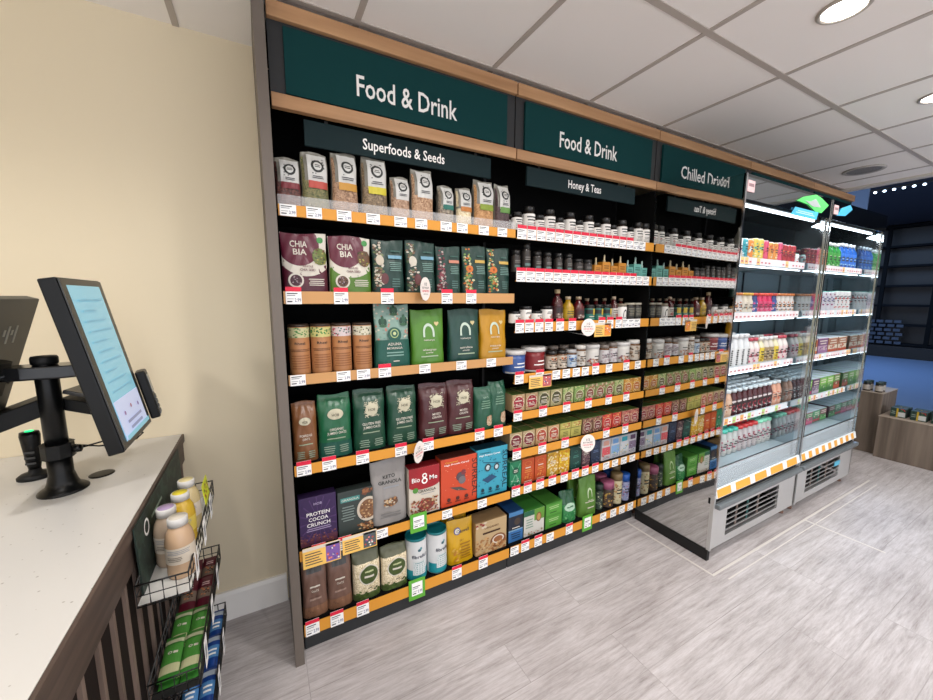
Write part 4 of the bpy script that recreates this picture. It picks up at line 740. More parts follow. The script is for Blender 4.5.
put('wg', None, (1.5, .20, zb + .0) if False else (1.243, .13, zb + .1555), 'second white and green box, stacked on top', 'box', 'green packs on the lowest middle shelf', scale=(1, .95, .25)) if False else None

# ------------------------------------------------------------------ fridges
LED = M('#e8f6ff', emit=4.0); ICE = M('#c4d0d6', .3); BACK = M('#93a4ac', .35); TKT = M('#f0dfe2', .5); WIRE = M('#cdd8de', .3, metal=.4)
FZ = [1.735, 1.42, 1.10, .79]
def fridge(x0, w, side, lab):
    t = thing('open_fridge', lab, 'fridge', (x0 + w / 2, -.1, 0), 0, 'open-fronted drinks fridges'); h = w / 2
    MB().box(-h, -h + .018, -.384, .098, .07, 2.12, WAVY).build('mirrored_side_panel', t)
    MB().box(h - .012, h - .002, -.384, .20, .4, 2.12, M('#b4bfc4', .05, metal=.95)).build('mirrored_inner_side', t)
    MB().box(h - .012, h - .002, -.384, .20, .07, .4, BRUSH).build('lower_side_panel', t)
    MB().box(-h + .018, h - .012, .17, .19, .1, 1.76, BACK).build('back_panel', t)
    MB().box(-h + .018, h - .012, .17, .19, 1.76, 2.1, M('#10181a', .3)).build('upper_back_panel', t)
    MB().box(-h + .018, h - .012, -.37, .19, 2.095, 2.118, M('#2b3234', .2)).build('roof_panel', t)
    MB().box(h - .03, h - .013, -.372, -.352, .42, 2.09, CHROME).build('inner_post', t)
    MB().box(-h + .018, -h + .03, -.36, .17, .42, 2.09, M('#9fb0b8', .08, metal=.8)).build('inner_lining', t)
    mb = MB().box(-h, h, -.386, -.378, 2.0, 2.12, M('#9fa6a8', .03, metal=1)); mb.build('canopy_mirror', t)
    MB().box(-h, -h + .012, -.392, -.384, .4, 2.12, CHROME).build('front_edge_trim', t)
    MB().box(-h - .001, -h + .014, -.3925, -.372, .064, .40, BRUSH).build('lower_edge_trim', t)
    MB().tube([(-h + .06, -.33, 1.992), (h - .08, -.33, 1.992)], .008, LED, 10).build('light_tube', t)
    MB().box(-h + .04, h - .05, -.345, -.30, 2.0, 2.03, CHAR).build('light_housing', t)
    tg = MB().box(-h + .02, -h + .085, -.392, -.387, 2.035, 2.09, M('#d8b8b8', .5))
    tg.box(-h + .028, -h + .077, -.3925, -.392, 2.06, 2.075, M('#8a6a70', .5)); tg.build('notice_tag', t)
    for i, z in enumerate(FZ):
        s = MB().box(-h + .032, h - .034, -.28, .168, z - .03, z - .022, ICE)
        sh = s.build('fridge_shelf', t)
        MB().prism([(-.285, z - .045), (-.297, z - .042), (-.292, z), (-.289, z), (-.282, z - .022)], -h + .032, h - .034, 0, ICE).build('price_rail', sh)
        n = 22; mb = MB(); stp = (w - .07) / n; mb.box(-h + .034, h - .036, -.2983, -.2975, z - .041, z - .003, M('#dfe6ea', .4))
        for k in range(n):
            if rnd.random() < .88:
                xa = -h + .036 + k * stp; m_ = [TKT, PAPER, M('#f0d8da', .5), TKT, M('#efc684', .5)][rnd.randrange(5)] if i != 3 else [M('#e8b060', .5), PAPER, M('#b8d87a', .5), TKT][k % 4]
                mb.add([(xa, -.2990, z - .040), (xa + stp * .86, -.2990, z - .040), (xa + stp * .86, -.2988, z - .003), (xa, -.2988, z - .003)], [(0, 1, 2, 3)], m_)
                mb.add([(xa + .1 * stp, -.2994, z - .030), (xa + stp * .6, -.2994, z - .030), (xa + stp * .6, -.2994, z - .022), (xa + .1 * stp, -.2994, z - .022)], [(0, 1, 2, 3)], M('#b86a74', .5))
        mb.build('ticket_strip', sh)
        MB().tube([(-h + .04, -.275, z - .05), (h - .04, -.275, z - .05)], .0035, LED, 6).build('light_strip', sh)
        if i < 3:
            for q in (-.3, .3): MB().box(q - .003, q + .003, .16, .168, z - .3, z - .03, GUN).build('shelf_bracket', sh)
    MB().box(-h + .018, h - .012, -.33, .17, .47, .49, BACK).build('base_deck', t)
    MB().box(-h + .018, h - .012, -.384, -.33, .40, .415, BACK).build('front_ledge', t)
    MB().box(-h + .018, h - .012, -.34, -.33, .415, .49, M('#8fa0aa', .3, metal=.3)).build('ledge_riser', t)
    mb = MB().box(-h + .018, h - .012, -.376, -.372, .425, .545, M('#eef6fa', .03, alpha=.22, spec=.8)); mb.build('front_glass', t)
    MB().box(-h + .018, h - .012, -.378, -.370, .545, .550, CHROME).build('glass_edge', t)
    # sloping price strip along the front
    mb = MB().prism([(-.384, .378), (-.398, .383), (-.388, .433), (-.380, .433)], -h + .014, h - .008, 0, M('#e8ecee', .4))
    k = 0; xa = -h + .02
    while xa < h - .06:
        ww = [.14, .045, .16, .05][k % 4] if side == 0 else [.05, .05][k % 2]
        m_ = [M('#e8a840', .5), PAPER][k % 2]; e = min(xa + ww, h - .012)
        mb.add([(xa, -.3989, .386), (e, -.3989, .386), (e, -.3895, .430), (xa, -.3895, .430)], [(0, 1, 2, 3)], m_); xa += ww + .004; k += 1
    mb.build('price_strip', t)
    MB().box(-h + .0, h - .002, -.378, -.36, .345, .38, BLACK).build('front_recess', t)
    mb = MB().box(-h - .0 + .01, h - .01, -.42, -.388, .322, .352, M('#757c80', .4, metal=.4)); bp = mb.build('bumper_bar', t, bevel=.006)
    for q in (-h + .03, h - .03): MB().box(q - .012, q + .012, -.41, -.386, .326, .348, BLACK).build('end_cap', bp)
    # kick panel with louvred grille (frame, slats, dark void)
    g0, g1, z0, z1 = -h + .165, h - .24, .108, .272
    mb = MB().box(-h, g0, -.384, -.372, .062, .345, BRUSH).box(g1, h - .002, -.384, -.372, .062, .345, BRUSH).box(g0, g1, -.384, -.372, .062, z0, BRUSH).box(g0, g1, -.384, -.372, z1, .345, BRUSH)
    mb.build('kick_panel', t)
    MB().box(g0 - .01, g1 + .01, -.25, -.245, z0 - .04, z1 + .04, MATTE).build('grille_void', t)
    mb = MB()
    for q in range(1, 5):
        zz = z0 + (z1 - z0) * q / 5; mb.box(g0, g1, -.385, -.379, zz - .0022, zz + .0022, BRUSH)
    mb.build('grille_slats', t)
    mb = MB()
    for q in range(3): mb.box(g0 + .16 + .13 * q, g0 + .172 + .13 * q, -.36, -.355, z0, z1, M(['#8a7a72', '#2a6a68', '#8a7a72'][q], .5))
    mb.build('condenser_part', t)
    if side: MB().box(h - .35, h - .25, -.39, -.386, .205, .24, M('#5ab8d8', .5)).build('service_sticker', t)
    MB().box(h - .12, h - .06, -.3855, -.384, .285, .305, M('#3a3f42', .4)).build('switch_plate', t)
    for qx in (-h + .06, h - .06):
        for qy in (-.34, .15):
            MB().lathe([(.02, 0), (.02, .012), (.008, .014), (.008, .064)], M('#6a4a3a', .5), 14, (qx, qy, 0)).build('foot', t)
    MB().box(-h + .03, h - .03, -.30, .18, .04, .062, BLACK).build('base_tray', t)
    MB().box(-h + .02, h - .004, .17, .18, 0.002, .07, BLACK).build('rear_kick', t)
    return t
fl = fridge(2.095, 1.035, 0, 'open drinks fridge with mirrored left side, nearer of the two')
fr = fridge(3.134, .99, 1, 'open drinks fridge further from the camera, by the entrance')
# black skirting strip below the mirrored side
t = thing('floor_skirting', 'black skirting strip on the floor along the mirrored fridge side', 'skirting', (2.102, -.25, 0)); MB().box(-.012, .012, -.234, .245, 0, .066, BLACK).build('strip', t)
# painted sign reflections on the canopies, faintly glowing (green arrow shape, blue wording)
t = thing('green_arrow_reflection', 'bright green arrow-shaped painted reflection high between the two fridges', 'sign', (2.9, -.491, 2.02))
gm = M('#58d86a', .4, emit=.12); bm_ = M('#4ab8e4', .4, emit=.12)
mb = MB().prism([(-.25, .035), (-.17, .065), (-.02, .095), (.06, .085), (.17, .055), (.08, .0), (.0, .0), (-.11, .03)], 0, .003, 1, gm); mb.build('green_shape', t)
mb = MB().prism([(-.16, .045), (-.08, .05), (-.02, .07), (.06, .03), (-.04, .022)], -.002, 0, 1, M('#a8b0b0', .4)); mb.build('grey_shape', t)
t = thing('blue_word_reflection', 'small light blue lettered painted reflection below the green arrow', 'sign', (2.76, -.495, 1.972))
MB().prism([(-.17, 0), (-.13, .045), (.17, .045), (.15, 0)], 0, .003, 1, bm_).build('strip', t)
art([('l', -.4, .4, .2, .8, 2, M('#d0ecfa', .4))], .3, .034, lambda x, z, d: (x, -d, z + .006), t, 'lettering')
t = thing('blue_arrow_reflection', 'small light blue painted reflection on the right fridge canopy', 'sign', (3.30, -.491, 2.03)); MB().prism([(-.08, .0), (-.03, .05), (.1, .085), (.14, .06), (.04, .01)], 0, .003, 1, bm_).build('blue_shape', t)

def bottle(body, cap, lab, cols, h=.17, r=.03, neck=.4, capr=None, name='drink_bottle', txt=None, labz=(.12, .62), alpha=None):
    def bld():
        capr_ = capr or r * neck * 1.25
        it = [('s', -.45, .06, .45, .94, 14, .09, [C_(c) for c in cols]), ('l', -.25, .25, .4, .8, 2, DK)]
        if txt: it = [('r', -.12 + .03 * (q % 2), .08 + .11 * q, .10 - .04 * (q % 3 == 0), .15 + .11 * q, DK) for q in range(8)]
        return round_pack(name, [('bottle', [(r * .94, 0), (r, .004), (r, h * .64), (r * .8, h * .74), (r * neck, h * .84), (r * neck, h * .9)], M(pk(body), .2)), ('cap', [(capr_, h * .885), (capr_, h), (0, h)], C_(cap, .35))], it, (h * labz[0], h * labz[1], r + .0005, C_(lab)), 14)
    return bld
def can(body, top, cols, h=.13, r=.027, name='drink_can'):
    return lambda: round_pack(name, [('can', [(r * .86, 0), (r, .006), (r, h - .01), (r * .84, h - .002)], M(pk(body), .3)), ('lid', [(r * .85, h - .003), (r * .85, h), (r * .78, h - .002), (0, h - .002)], M(top, .3, metal=.3))], [('s', -.45, .04, .45, .96, 16, .09, [C_(c) for c in cols]), ('l', -.2, .25, .5, .75, 2, C_('#30343a'))], (.008, h - .012, r + .0004, C_(body)), 14)
def multipack(base, c1, c2, w=.13, h=.12, dp=.2):
    return lambda: box_pack('drink_multipack', w, dp, h, C_(base), [('r', -.5, .55, .5, .95, C_(c1)), ('r', -.5, .1, .5, .3, C_(c2)), ('s', -.4, .3, .4, .55, 10, .06, [C_(c1), C_(c2), CREAM]), ('l', -.4, .4, .6, .9, 2, CREAM)], top=C_('#d2e0e8'), side=C_(c1))
def run(fz, seq, x0, x1, y, rows, dy, shelf, frname, kinds):
    n = len(seq); cn = {}
    for i, k in enumerate(seq):
        x = x0 + (x1 - x0) * (i + .5) / n; bld, ds, cat = kinds[k]
        j = cn.get(k, 0); cn[k] = j + 1; tot = seq.count(k)
        pos = '' if tot == 1 else ((['left', 'right'][j] + ' of two') if tot == 2 else (ORD[j] + ' from left'))
        for r_ in range(rows):
            lb = '%s, %s%s, %s %s-fridge shelf' % (ds, pos, '', shelf, frname) if r_ == 0 else '%s behind the front row, %s %s-fridge shelf' % (ds, shelf, frname)
            lb = lb.replace(', ,', ',')
            grp = 'drinks on the %s shelf of the %s fridge' % (shelf, frname) if r_ == 0 else '%s, rear rows of the %s %s-fridge shelf' % (ds, shelf, frname)
            put(k, bld, (x, y + dy * r_, fz), lb, cat, grp, rz=0.0)
L0, L1, R0, R1 = 2.15, 3.10, 3.185, 4.09
run(FZ[0] - .0215, ['ca', 'cb', 'ca', 'ca', 'cc', 'cd', 'ce', 'ce', 'cf', 'cg', 'cg', 'cf', 'ch', 'ch', 'ch', 'ci'], L0, L1, -.345, 2, .075, 'top', 'left', {
    'ca': (can('#ece8e4', '#e8a05a', ['#d8743a', '#5ab4c0', '#8a5a9a']), 'white can with orange print', 'drink can'), 'cb': (can('#e8e4e4', '#c8c8c8', ['#c8408a', '#e8a03a', '#4a6ab0']), 'white can with magenta print', 'drink can'), 'cc': (can('#3aa8b4', '#d8d8d8', ['#e8f0f0', '#1a7a8a']), 'turquoise can', 'drink can'), 'cd': (can('#e88a3a', '#d8d8d8', ['#f4d8a0', '#e8f4f4']), 'orange and white can', 'drink can'), 'ce': (can('#e8cc5a', '#d8d8d8', ['#4ab0a0', '#f4e8b0'], .14), 'pale yellow can', 'drink can'),
    'cf': (can('#e4587a', '#d8d8d8', ['#f0d0d0', '#c83a4a'], .135), 'pink can', 'drink can'), 'cg': (can('#e89a4a', '#d8d8d8', ['#f4dcb0', '#d8643a'], .13), 'peach orange can', 'drink can'), 'ch': (can('#b0303a', '#b8b8b8', ['#e88a5a', '#7a1c2a'], .128), 'dark red can', 'drink can'), 'ci': (can('#e8ecec', '#3ab0a0', ['#5ac0b0', '#d85a5a'], .08), 'small white pot with teal lid', 'drink pot')})
run(FZ[1] - .0215, ['da'] * 5 + ['db'] * 2 + ['dc'] + ['dd'] * 3 + ['dc'] + ['da'] * 4, L0, L1, -.345, 2, .075, 'second', 'left', {
    'da': (bottle('#dcd8d4', '#c8763a', '#e8e4e0', ['#c87a4a', '#d8a070', '#8a8a8a'], .135, .028, .8), 'white bottle with orange-brown cap', 'drink bottle'), 'db': (bottle('#e4dcc8', '#d8a83a', '#e8e0d0', ['#d8903a', '#b8b8a8'], .135, .028, .8), 'cream bottle with yellow cap', 'drink bottle'), 'dc': (bottle('#3a4a8a', '#d04a3a', '#3a5aa0', ['#e04a8a', '#d8d8e8'], .135, .028, .8), 'blue bottle with red cap', 'drink bottle'), 'dd': (bottle('#e03a6a', '#e8503a', '#e04a7a', ['#f0a0b8', '#b81c50'], .135, .028, .8), 'hot pink bottle with red cap', 'drink bottle')})
run(FZ[2] - .0215, ['ea'] * 7 + ['eb', 'eb', 'ec', 'ed', 'ed', 'ec', 'eb', 'eb'], L0, L1, -.34, 2, .08, 'third', 'left', {
    'ea': (bottle('#e8ecee', '#e8e8e8', '#eef0f0', ['#aaa'.replace('#aaa', '#aaaaaa')], .205, .0305, .62, txt=1, labz=(.06, .6)), 'large white bottle with vertical dark lettering', 'milk bottle'), 'eb': (bottle('#f0e8e4', '#c84a5a', '#f0dcdc', ['#d85a7a', '#9a3a4a'], .175, .029, .5), 'cream bottle with pink print', 'milk bottle'), 'ec': (bottle('#ece4c0', '#e8e0d8', '#e8cc3a', ['#f4e89a', '#a88a1a'], .175, .029, .5), 'bottle with yellow label', 'milk bottle'), 'ed': (bottle('#e0d8cc', '#e8e8e8', '#a89068', ['#5a4030', '#d8c8a8'], .175, .029, .5), 'bottle with tan brown label', 'milk bottle')})
run(FZ[3] - .0215, ['fa'] * 5 + ['fb'] * 8 + ['fa2'] * 2, L0, L1, -.335, 4, .066, 'fourth', 'left', {
    'fa': (bottle('#e0b89c', '#eef4f6', '#e4c4a8', ['#c88a6a', '#f0e0d0'], .17, .029, .62, capr=.021), 'peach smoothie bottle with white cap', 'smoothie bottle'), 'fa2': (bottle('#e0a88c', '#e8f0f2', '#e8b49a', ['#d8785a', '#f0e0d0'], .17, .029, .62, capr=.021), 'salmon smoothie bottle with white cap', 'smoothie bottle'), 'fb': (bottle('#4a1420', '#dfeaf0', '#3a1018', ['#e8dcdc', '#b83a4a', '#e8e8e8'], .17, .029, .62, capr=.021), 'dark red smoothie bottle with white cap', 'smoothie bottle')})
run(.4915, ['ga'] * 5 + ['gb'] * 3 + ['gc'] * 4 + ['gd'] * 3, L0, L1, -.30, 4, .066, 'lowest', 'left', {
    'ga': (bottle('#5a3a2a', '#e4eef2', '#6a4a3a', ['#e8dcd0', '#3a2418'], .15, .029, .8, capr=.026), 'brown striped bottle with white cap', 'yogurt drink bottle'), 'gb': (bottle('#c8ccc8', '#4ac0a8', '#d0d0cc', ['#8a8a90', '#c85a7a'], .168, .029, .8, capr=.027), 'pale bottle with teal cap', 'yogurt drink bottle'), 'gc': (bottle('#c8c0c0', '#d02a2a', '#d0c8c8', ['#a04a5a', '#8a8a90'], .168, .029, .8, capr=.027), 'pale bottle with red cap', 'yogurt drink bottle'), 'gd': (bottle('#c8ccc8', '#8adcb8', '#d0d0cc', ['#8a8a90', '#c85a7a'], .168, .029, .8, capr=.027), 'pale bottle with mint green cap', 'yogurt drink bottle')})
run(FZ[0] - .0215, ['ha'] * 4 + ['hb'] * 4 + ['ha2'] * 4, R0, R1, -.335, 2, .078, 'top', 'right', {
    'ha': (bottle('#2a78d0', '#eef4fa', '#3a8ae0', ['#bfe0f8', '#1a5ab0'], .215, .031, .42), 'tall bright blue water bottle', 'water bottle'), 'hb': (bottle('#2a8a3a', '#e8f0ee', '#3a9a3a', ['#c8e8b8', '#1a6a2a'], .195, .031, .42), 'green glass water bottle', 'water bottle'), 'ha2': (bottle('#1f62c0', '#e8f0f8', '#2a74d8', ['#9ac8f0', '#1a4a9a'], .205, .031, .42), 'deep blue water bottle', 'water bottle')})
run(FZ[1] - .0215, ['ia'] * 4 + ['ib'] * 4 + ['ia2'] * 4, R0, R1, -.335, 2, .075, 'second', 'right', {
    'ia': (can('#d8dcde', '#3ab8a8', ['#8a9094', '#b8bcc0'], .165, .03), 'grey-white can with teal top', 'drink can'), 'ib': (can('#d4d4dc', '#2ab0a0', ['#4a3a8a', '#8a3a6a', '#a8a8b8'], .155, .03), 'white can with purple band', 'drink can'), 'ia2': (can('#e0e2e2', '#3ab8a8', ['#7a8084', '#c85a5a'], .162, .03), 'white can with grey and red print', 'drink can')})
run(FZ[2] - .0215, ['ja', 'ja', 'jb', 'ja2', 'ja2'], R0, R1, -.27, 1, .2, 'third', 'right', {
    'ja': (multipack('#e8dcc8', '#b0603a', '#d8783a', .165, .125), 'cream and orange-brown drinks multipack', 'multipack'), 'jb': (multipack('#c8a8c0', '#7a4a7a', '#a87aa8', .165, .13), 'purple drinks multipack', 'multipack'), 'ja2': (multipack('#ece0cc', '#a86a4a', '#c8502a', .165, .125), 'cream and rust drinks multipack', 'multipack')})
run(FZ[3] - .0215, ['ka', 'kb', 'kb', 'kc', 'kb2', 'kb2', 'ka2'], R0, R1, -.235, 1, .2, 'fourth', 'right', {
    'ka': (multipack('#7a2a34', '#a03a44', '#5a8a3a', .118, .125, .25), 'dark red drinks multipack', 'multipack'), 'kb': (multipack('#4a8a3a', '#7ab84a', '#c8487a', .118, .125, .25), 'green drinks multipack', 'multipack'), 'kc': (multipack('#8a7a94', '#5a2a5a', '#c8b8c8', .118, .125, .25), 'mauve drinks multipack', 'multipack'), 'kb2': (multipack('#5a9a4a', '#8ac85a', '#3a7a3a', .118, .125, .25), 'light green drinks multipack', 'multipack'), 'ka2': (multipack('#8a3a34', '#6aa04a', '#c85a3a', .118, .125, .25), 'rust red drinks multipack at the right end', 'multipack')})
run(.4915, ['la', 'lb', 'lb2', 'lc', 'lb', 'lb2', 'lb3'], R0, R1, -.20, 1, .2, 'lowest', 'right', {
    'la': (multipack('#2a5a4a', '#3a8a6a', '#c84a7a', .122, .10, .21), 'dark green drinks multipack', 'multipack'), 'lb': (multipack('#b84a7a', '#4a8a5a', '#d86a8a', .122, .10, .21), 'pink and green drinks multipack', 'multipack'), 'lb2': (multipack('#3a7a5a', '#5aa87a', '#b83a4a', .122, .10, .21), 'sea green drinks multipack', 'multipack'), 'lc': (multipack('#a83a4a', '#3a8a6a', '#e0a0b0', .122, .10, .21), 'raspberry red drinks multipack', 'multipack'), 'lb3': (multipack('#4a8a4a', '#8a4a5a', '#6ab86a', .122, .10, .21), 'leaf green drinks multipack', 'multipack')})
run(.4915, ['ma'] * 7, R0 + .20, R1, .03, 1, .06, 'lowest', 'right', {'ma': (bottle('#123a34', '#3ac0b0', '#1a4a44', ['#5a8a80', '#b83a4a'], .17, .031, .5), 'dark green bottle with teal cap', 'drink bottle')})

# ------------------------------------------------------------------ counter with slatted front
HC = .921; XC = -.399
t = thing('shop_counter', 'long white speckled counter with dark slatted wooden end', 'counter', (-1.2, -.4, 0))
ctm = speck('counter_stone', ['#e9e7e3', '#ebe9e5', '#e6e4e0', '#edebe8', '#e9e7e3', '#e4e2dd', '#ecebe7', '#eae8e4'], 60, .3)
nt, N, L, b = nodes(ctm)
tc = N.new('ShaderNodeTexCoord'); v = N.new('ShaderNodeTexVoronoi'); v.inputs['Scale'].default_value = 55; L.new(tc.outputs['Object'], v.inputs['Vector'])
r = ramp(N, L, v.outputs['Distance'], [(.0, '#8f8b84'), (.11, '#a8a49d'), (.14, '#cbc9c5'), (1, '#cbc9c5')]); sp = N.new('ShaderNodeSeparateColor'); L.new(v.outputs['Color'], sp.inputs[0])
gt = N.new('ShaderNodeMath'); gt.operation = 'GREATER_THAN'; gt.inputs[1].default_value = .62; L.new(sp.outputs[0], gt.inputs[0])
mx = N.new('ShaderNodeMix'); mx.data_type = 'RGBA'; mx.inputs['A'].default_value = lin('#cbc9c5'); L.new(gt.outputs[0], mx.inputs['Factor']); L.new(r.outputs[0], mx.inputs['B']); L.new(mx.outputs['Result'], b.inputs['Base Color'])
b.inputs['Roughness'].default_value = .28
X = lambda x: x + 1.2
MB().box(X(-2.7), X(XC - .004), -1.1, .757, HC - .03, HC, ctm).build('worktop', t)
MB().box(X(XC - .0035), X(XC + .004), -1.1, .757, HC - .032, HC - .0005, DARKWOOD).build('edge_band', t)
MB().box(X(-2.7), X(XC - .002), -1.095, .755, HC - .115, HC - .031, DARKWOOD).build('fascia', t)
MB().box(X(-2.68), X(XC - .017), -1.08, .755, 0.08, HC - .116, M('#1c1512', .75, spec=.15)).build('carcass', t)
MB().box(X(-2.6), X(XC - .06), -1.03, .755, 0, .08, BLACK).build('plinth', t)
for k in range(22):
    y = .735 - .085 * k
    MB().box(X(XC - .0168), X(XC - .009), y - .007, y + .007, .08, HC - .117, SLAT).build('slat', t)

# ------------------------------------------------------------------ till
def obox(mb, c, sx, sy, sz, M3, mat):
    M4 = Matrix.Translation(c) @ M3.to_4x4(); mb.box(-sx / 2, sx / 2, -sy / 2, sy / 2, -sz / 2, sz / 2, mat, M4)
BLK = M('#08090a', .32, spec=.25); BLK2 = M('#101112', .5, spec=.25)
t = thing('monitor_post', 'black pole with flared foot and clamp, standing on the counter', 'mounting pole', (-.627, -.054, HC))
MB().lathe([(.056, 0), (.056, .004), (.05, .010), (.038, .018), (.033, .032), (.029, .05), (.0275, .055), (.0275, .11)], BLK, 32).build('foot', t)
MB().lathe([(.025, .055), (.025, .39), (.024, .392), (0, .392)], BLK, 32).build('pole', t)
MB().lathe([(.0265, .384), (.0285, .387), (.0285, .402), (.026, .407), (0, .408)], BLK2, 32).build('pole_cap', t)
MB().prism([(.036 * math.cos(PI / 4 * k + .4), .036 * math.sin(PI / 4 * k + .4)) for k in range(8)], .105, .148, 2, BLK2).build('clamp_collar', t, bevel=.002)
MB().lathe([(.011, 0), (.011, .018), (.007, .02), (0, .02)], BLK, 12, (0, 0, 0)).build('clamp_screw', t, loc=(.036, -.010, .126), rot=(0, PI / 2, 0))
am = MB(); am.prism([(-.135, -.02), (-.04, -.036), (.04, -.036), (.1, -.018), (.125, -.004), (.125, .004), (.1, .018), (.04, .036), (-.04, .036), (-.135, .02)], .345, .381, 2, M('#1a1b1d', .2)); am.build('cross_arm', t, bevel=.004)
MB().box(-.105, -.075, -.0375, -.030, .356, .37, STEEL).build('arm_badge', t)
t2 = MB(); 
hb = MB(); M3 = Matrix.Rotation(.25, 3, 'Z') @ Matrix.Rotation(-.35, 3, 'Y')
obox(hb, Vector((-.085, .075, .235)), .12, .10, .05, M3, BLK2); hb.build('cable_box', t, bevel=.004)
hb = MB(); M3 = Matrix.Rotation(-.2, 3, 'Z') @ Matrix.Rotation(.3, 3, 'Y'); obox(hb, Vector((.07, .055, .245)), .11, .10, .035, M3, BLK2); hb.build('device_tray', t, bevel=.003)
hb = MB(); obox(hb, Vector((.08, .04, .283)), .10, .09, .012, M3, M('#2c2d30', .25)); hb.build('upper_tray', t, bevel=.003)
# customer display
tl = .182; CM = Matrix.Rotation(0, 3, 'Z') @ Matrix.Rotation(-tl, 3, 'Y')   # local +x is the screen normal, tilted upwards
t = thing('customer_display', 'upright black monitor with pale blue screen, tilted towards the shop', 'monitor', (-.472, -.10, 1.308))
t.rotation_euler = (0, -tl, 0)
MB().box(-.036, 0, -.1435, .1435, -.2415, .2415, BLK).build('housing', t, bevel=.004)
MB().box(0.0002, .003, -.139, .139, -.237, .237, M('#2b2a27', .3)).build('bezel', t)
MB().box(.003, .0036, -.111, .111, -.221, .221, M('#78aebf', .25, emit=.5)).build('screen', t)
scr = [('r', -.5, .0, .5, .26, M('#b8c0da', .4, emit=.42))] + [('l', -.4, .4 - .15 * (k % 3), .3 + .066 * k, .33 + .066 * k, 1, M('#6aa0b4', .4, emit=.45)) for k in range(10)] + [('d', -.28, .16, .03, M('#8a6a9a', .4, emit=.3)), ('d', 0, .18, .03, M('#9a6a7a', .4, emit=.3)), ('d', .28, .16, .03, M('#7a6a9a', .4, emit=.3)), ('l', -.3, .3, .03, .12, 2, M('#8a90b0', .4, emit=.3)), ('r', -.5, 0, .5, .03, M('#7fb4c4', .4, emit=.42))]
art(scr, .22, .44, lambda x, z, d: (.0037 + d, x, z - .22), t, 'screen_content')
MB().box(-.052, -.036, -.05, .05, -.06, .06, BLK2).build('mount_plate', t)
t = thing('card_reader', 'small black card terminal fixed beside the customer display', 'card reader', (-.428, .085, 1.165)); t.rotation_euler = (0, -tl, .15)
MB().box(-.022, .006, -.03, .03, -.085, .085, BLK).build('case', t, bevel=.006)
MB().box(.006, .0075, -.024, .024, .005, .07, M('#5a6266', .2)).build('display', t)
mb = MB(); [mb.box(.006, .0085, -.021 + .016 * i, -.010 + .016 * i, -.075 + .018 * j, -.063 + .018 * j, M('#4a4d50', .4)) for i in range(3) for j in range(4)]; mb.build('keypad', t)
# cashier display seen from behind
t = thing('cashier_display', 'dark grey back of a tilted monitor at the left photo edge', 'monitor', (-.722, -.10, 1.285)); t.rotation_euler = (0, .318, 0)
MB().box(-.03, 0, -.15, .15, -.215, .215, M('#3a3b38', .45)).build('housing', t, bevel=.003)
MB().box(-.033, -.03, -.14, .14, -.2, .2, M('#1a2226', .2)).build('screen', t)
mb = MB(); lm = M('#9a9a92', .5)
for (y, z, hh) in ((.018, .118, .018), (.036, .112, .05), (.054, .118, .014), (.072, .112, .05)):
    mb.box(0, .0012, y - .004, y + .004, z - hh / 2, z + hh / 2, lm)
mb.build('logo_bars', t); MB().box(0, .02, -.05, .05, -.06, .04, BLK2).build('mount_plate', t)
mb = MB().tube([(.004, .03, -.02), (.014, .07, -.03), (.022, .085, .0), (.014, .08, .02), (.003, .07, .015)], .004, BLK); mb.build('cable_clip', t)
# scanner on its stand
t = thing('barcode_scanner', 'black handheld scanner with green light, upright in a round stand', 'scanner', (-.742, .10, HC))
MB().lathe([(.036, 0), (.036, .008), (.028, .016), (.014, .02), (.012, .03)], BLK2, 24, sx=1.2).build('stand', t)
MB().lathe([(.012, .02), (.017, .05), (.02, .10), (.023, .14), (.021, .152), (0, .154)], BLK, 20, sx=1.05, sy=.8).build('scanner_body', t)
MB().lathe([(.011, .1535), (.009, .156), (0, .157)], M('#1fd07a', .3, emit=1.6), 14).build('green_light', t)
for i in range(3): MB().box(-.012, .012, -.0205, -.0185, .05 + .018 * i, .056 + .018 * i, M('#3a3b3c', .4)).build('grip_ridge', t)
mb = MB(); P = [(-.60, -.03, 1.05), (-.56, .02, 1.02), (-.52, .06, 1.005), (-.48, .08, 1.01), (-.46, .075, 1.03), (-.48, .05, 1.045), (-.53, .01, 1.04), (-.60, -.03, 1.035)]
tag(mb.tube(P, .0026, BLK).build('display_cable'), 'thin black cable looping behind the customer display', 'cable')
mb = MB(); P = [(-.595, .0, 1.17), (-.55, .05, 1.13), (-.5, .08, 1.15), (-.46, .04, 1.19)]
tag(mb.tube(P, .003, BLK).build('display_cable'), 'short black cable from the pole up to the customer display', 'cable')
t = thing('cable_grommet', 'small black cable grommet in the counter behind the pole', 'grommet', (-.565, .03, HC)); MB().lathe([(.032, 0), (.032, .002), (.026, .003), (0, .002)], BLK, 24).build('ring', t)

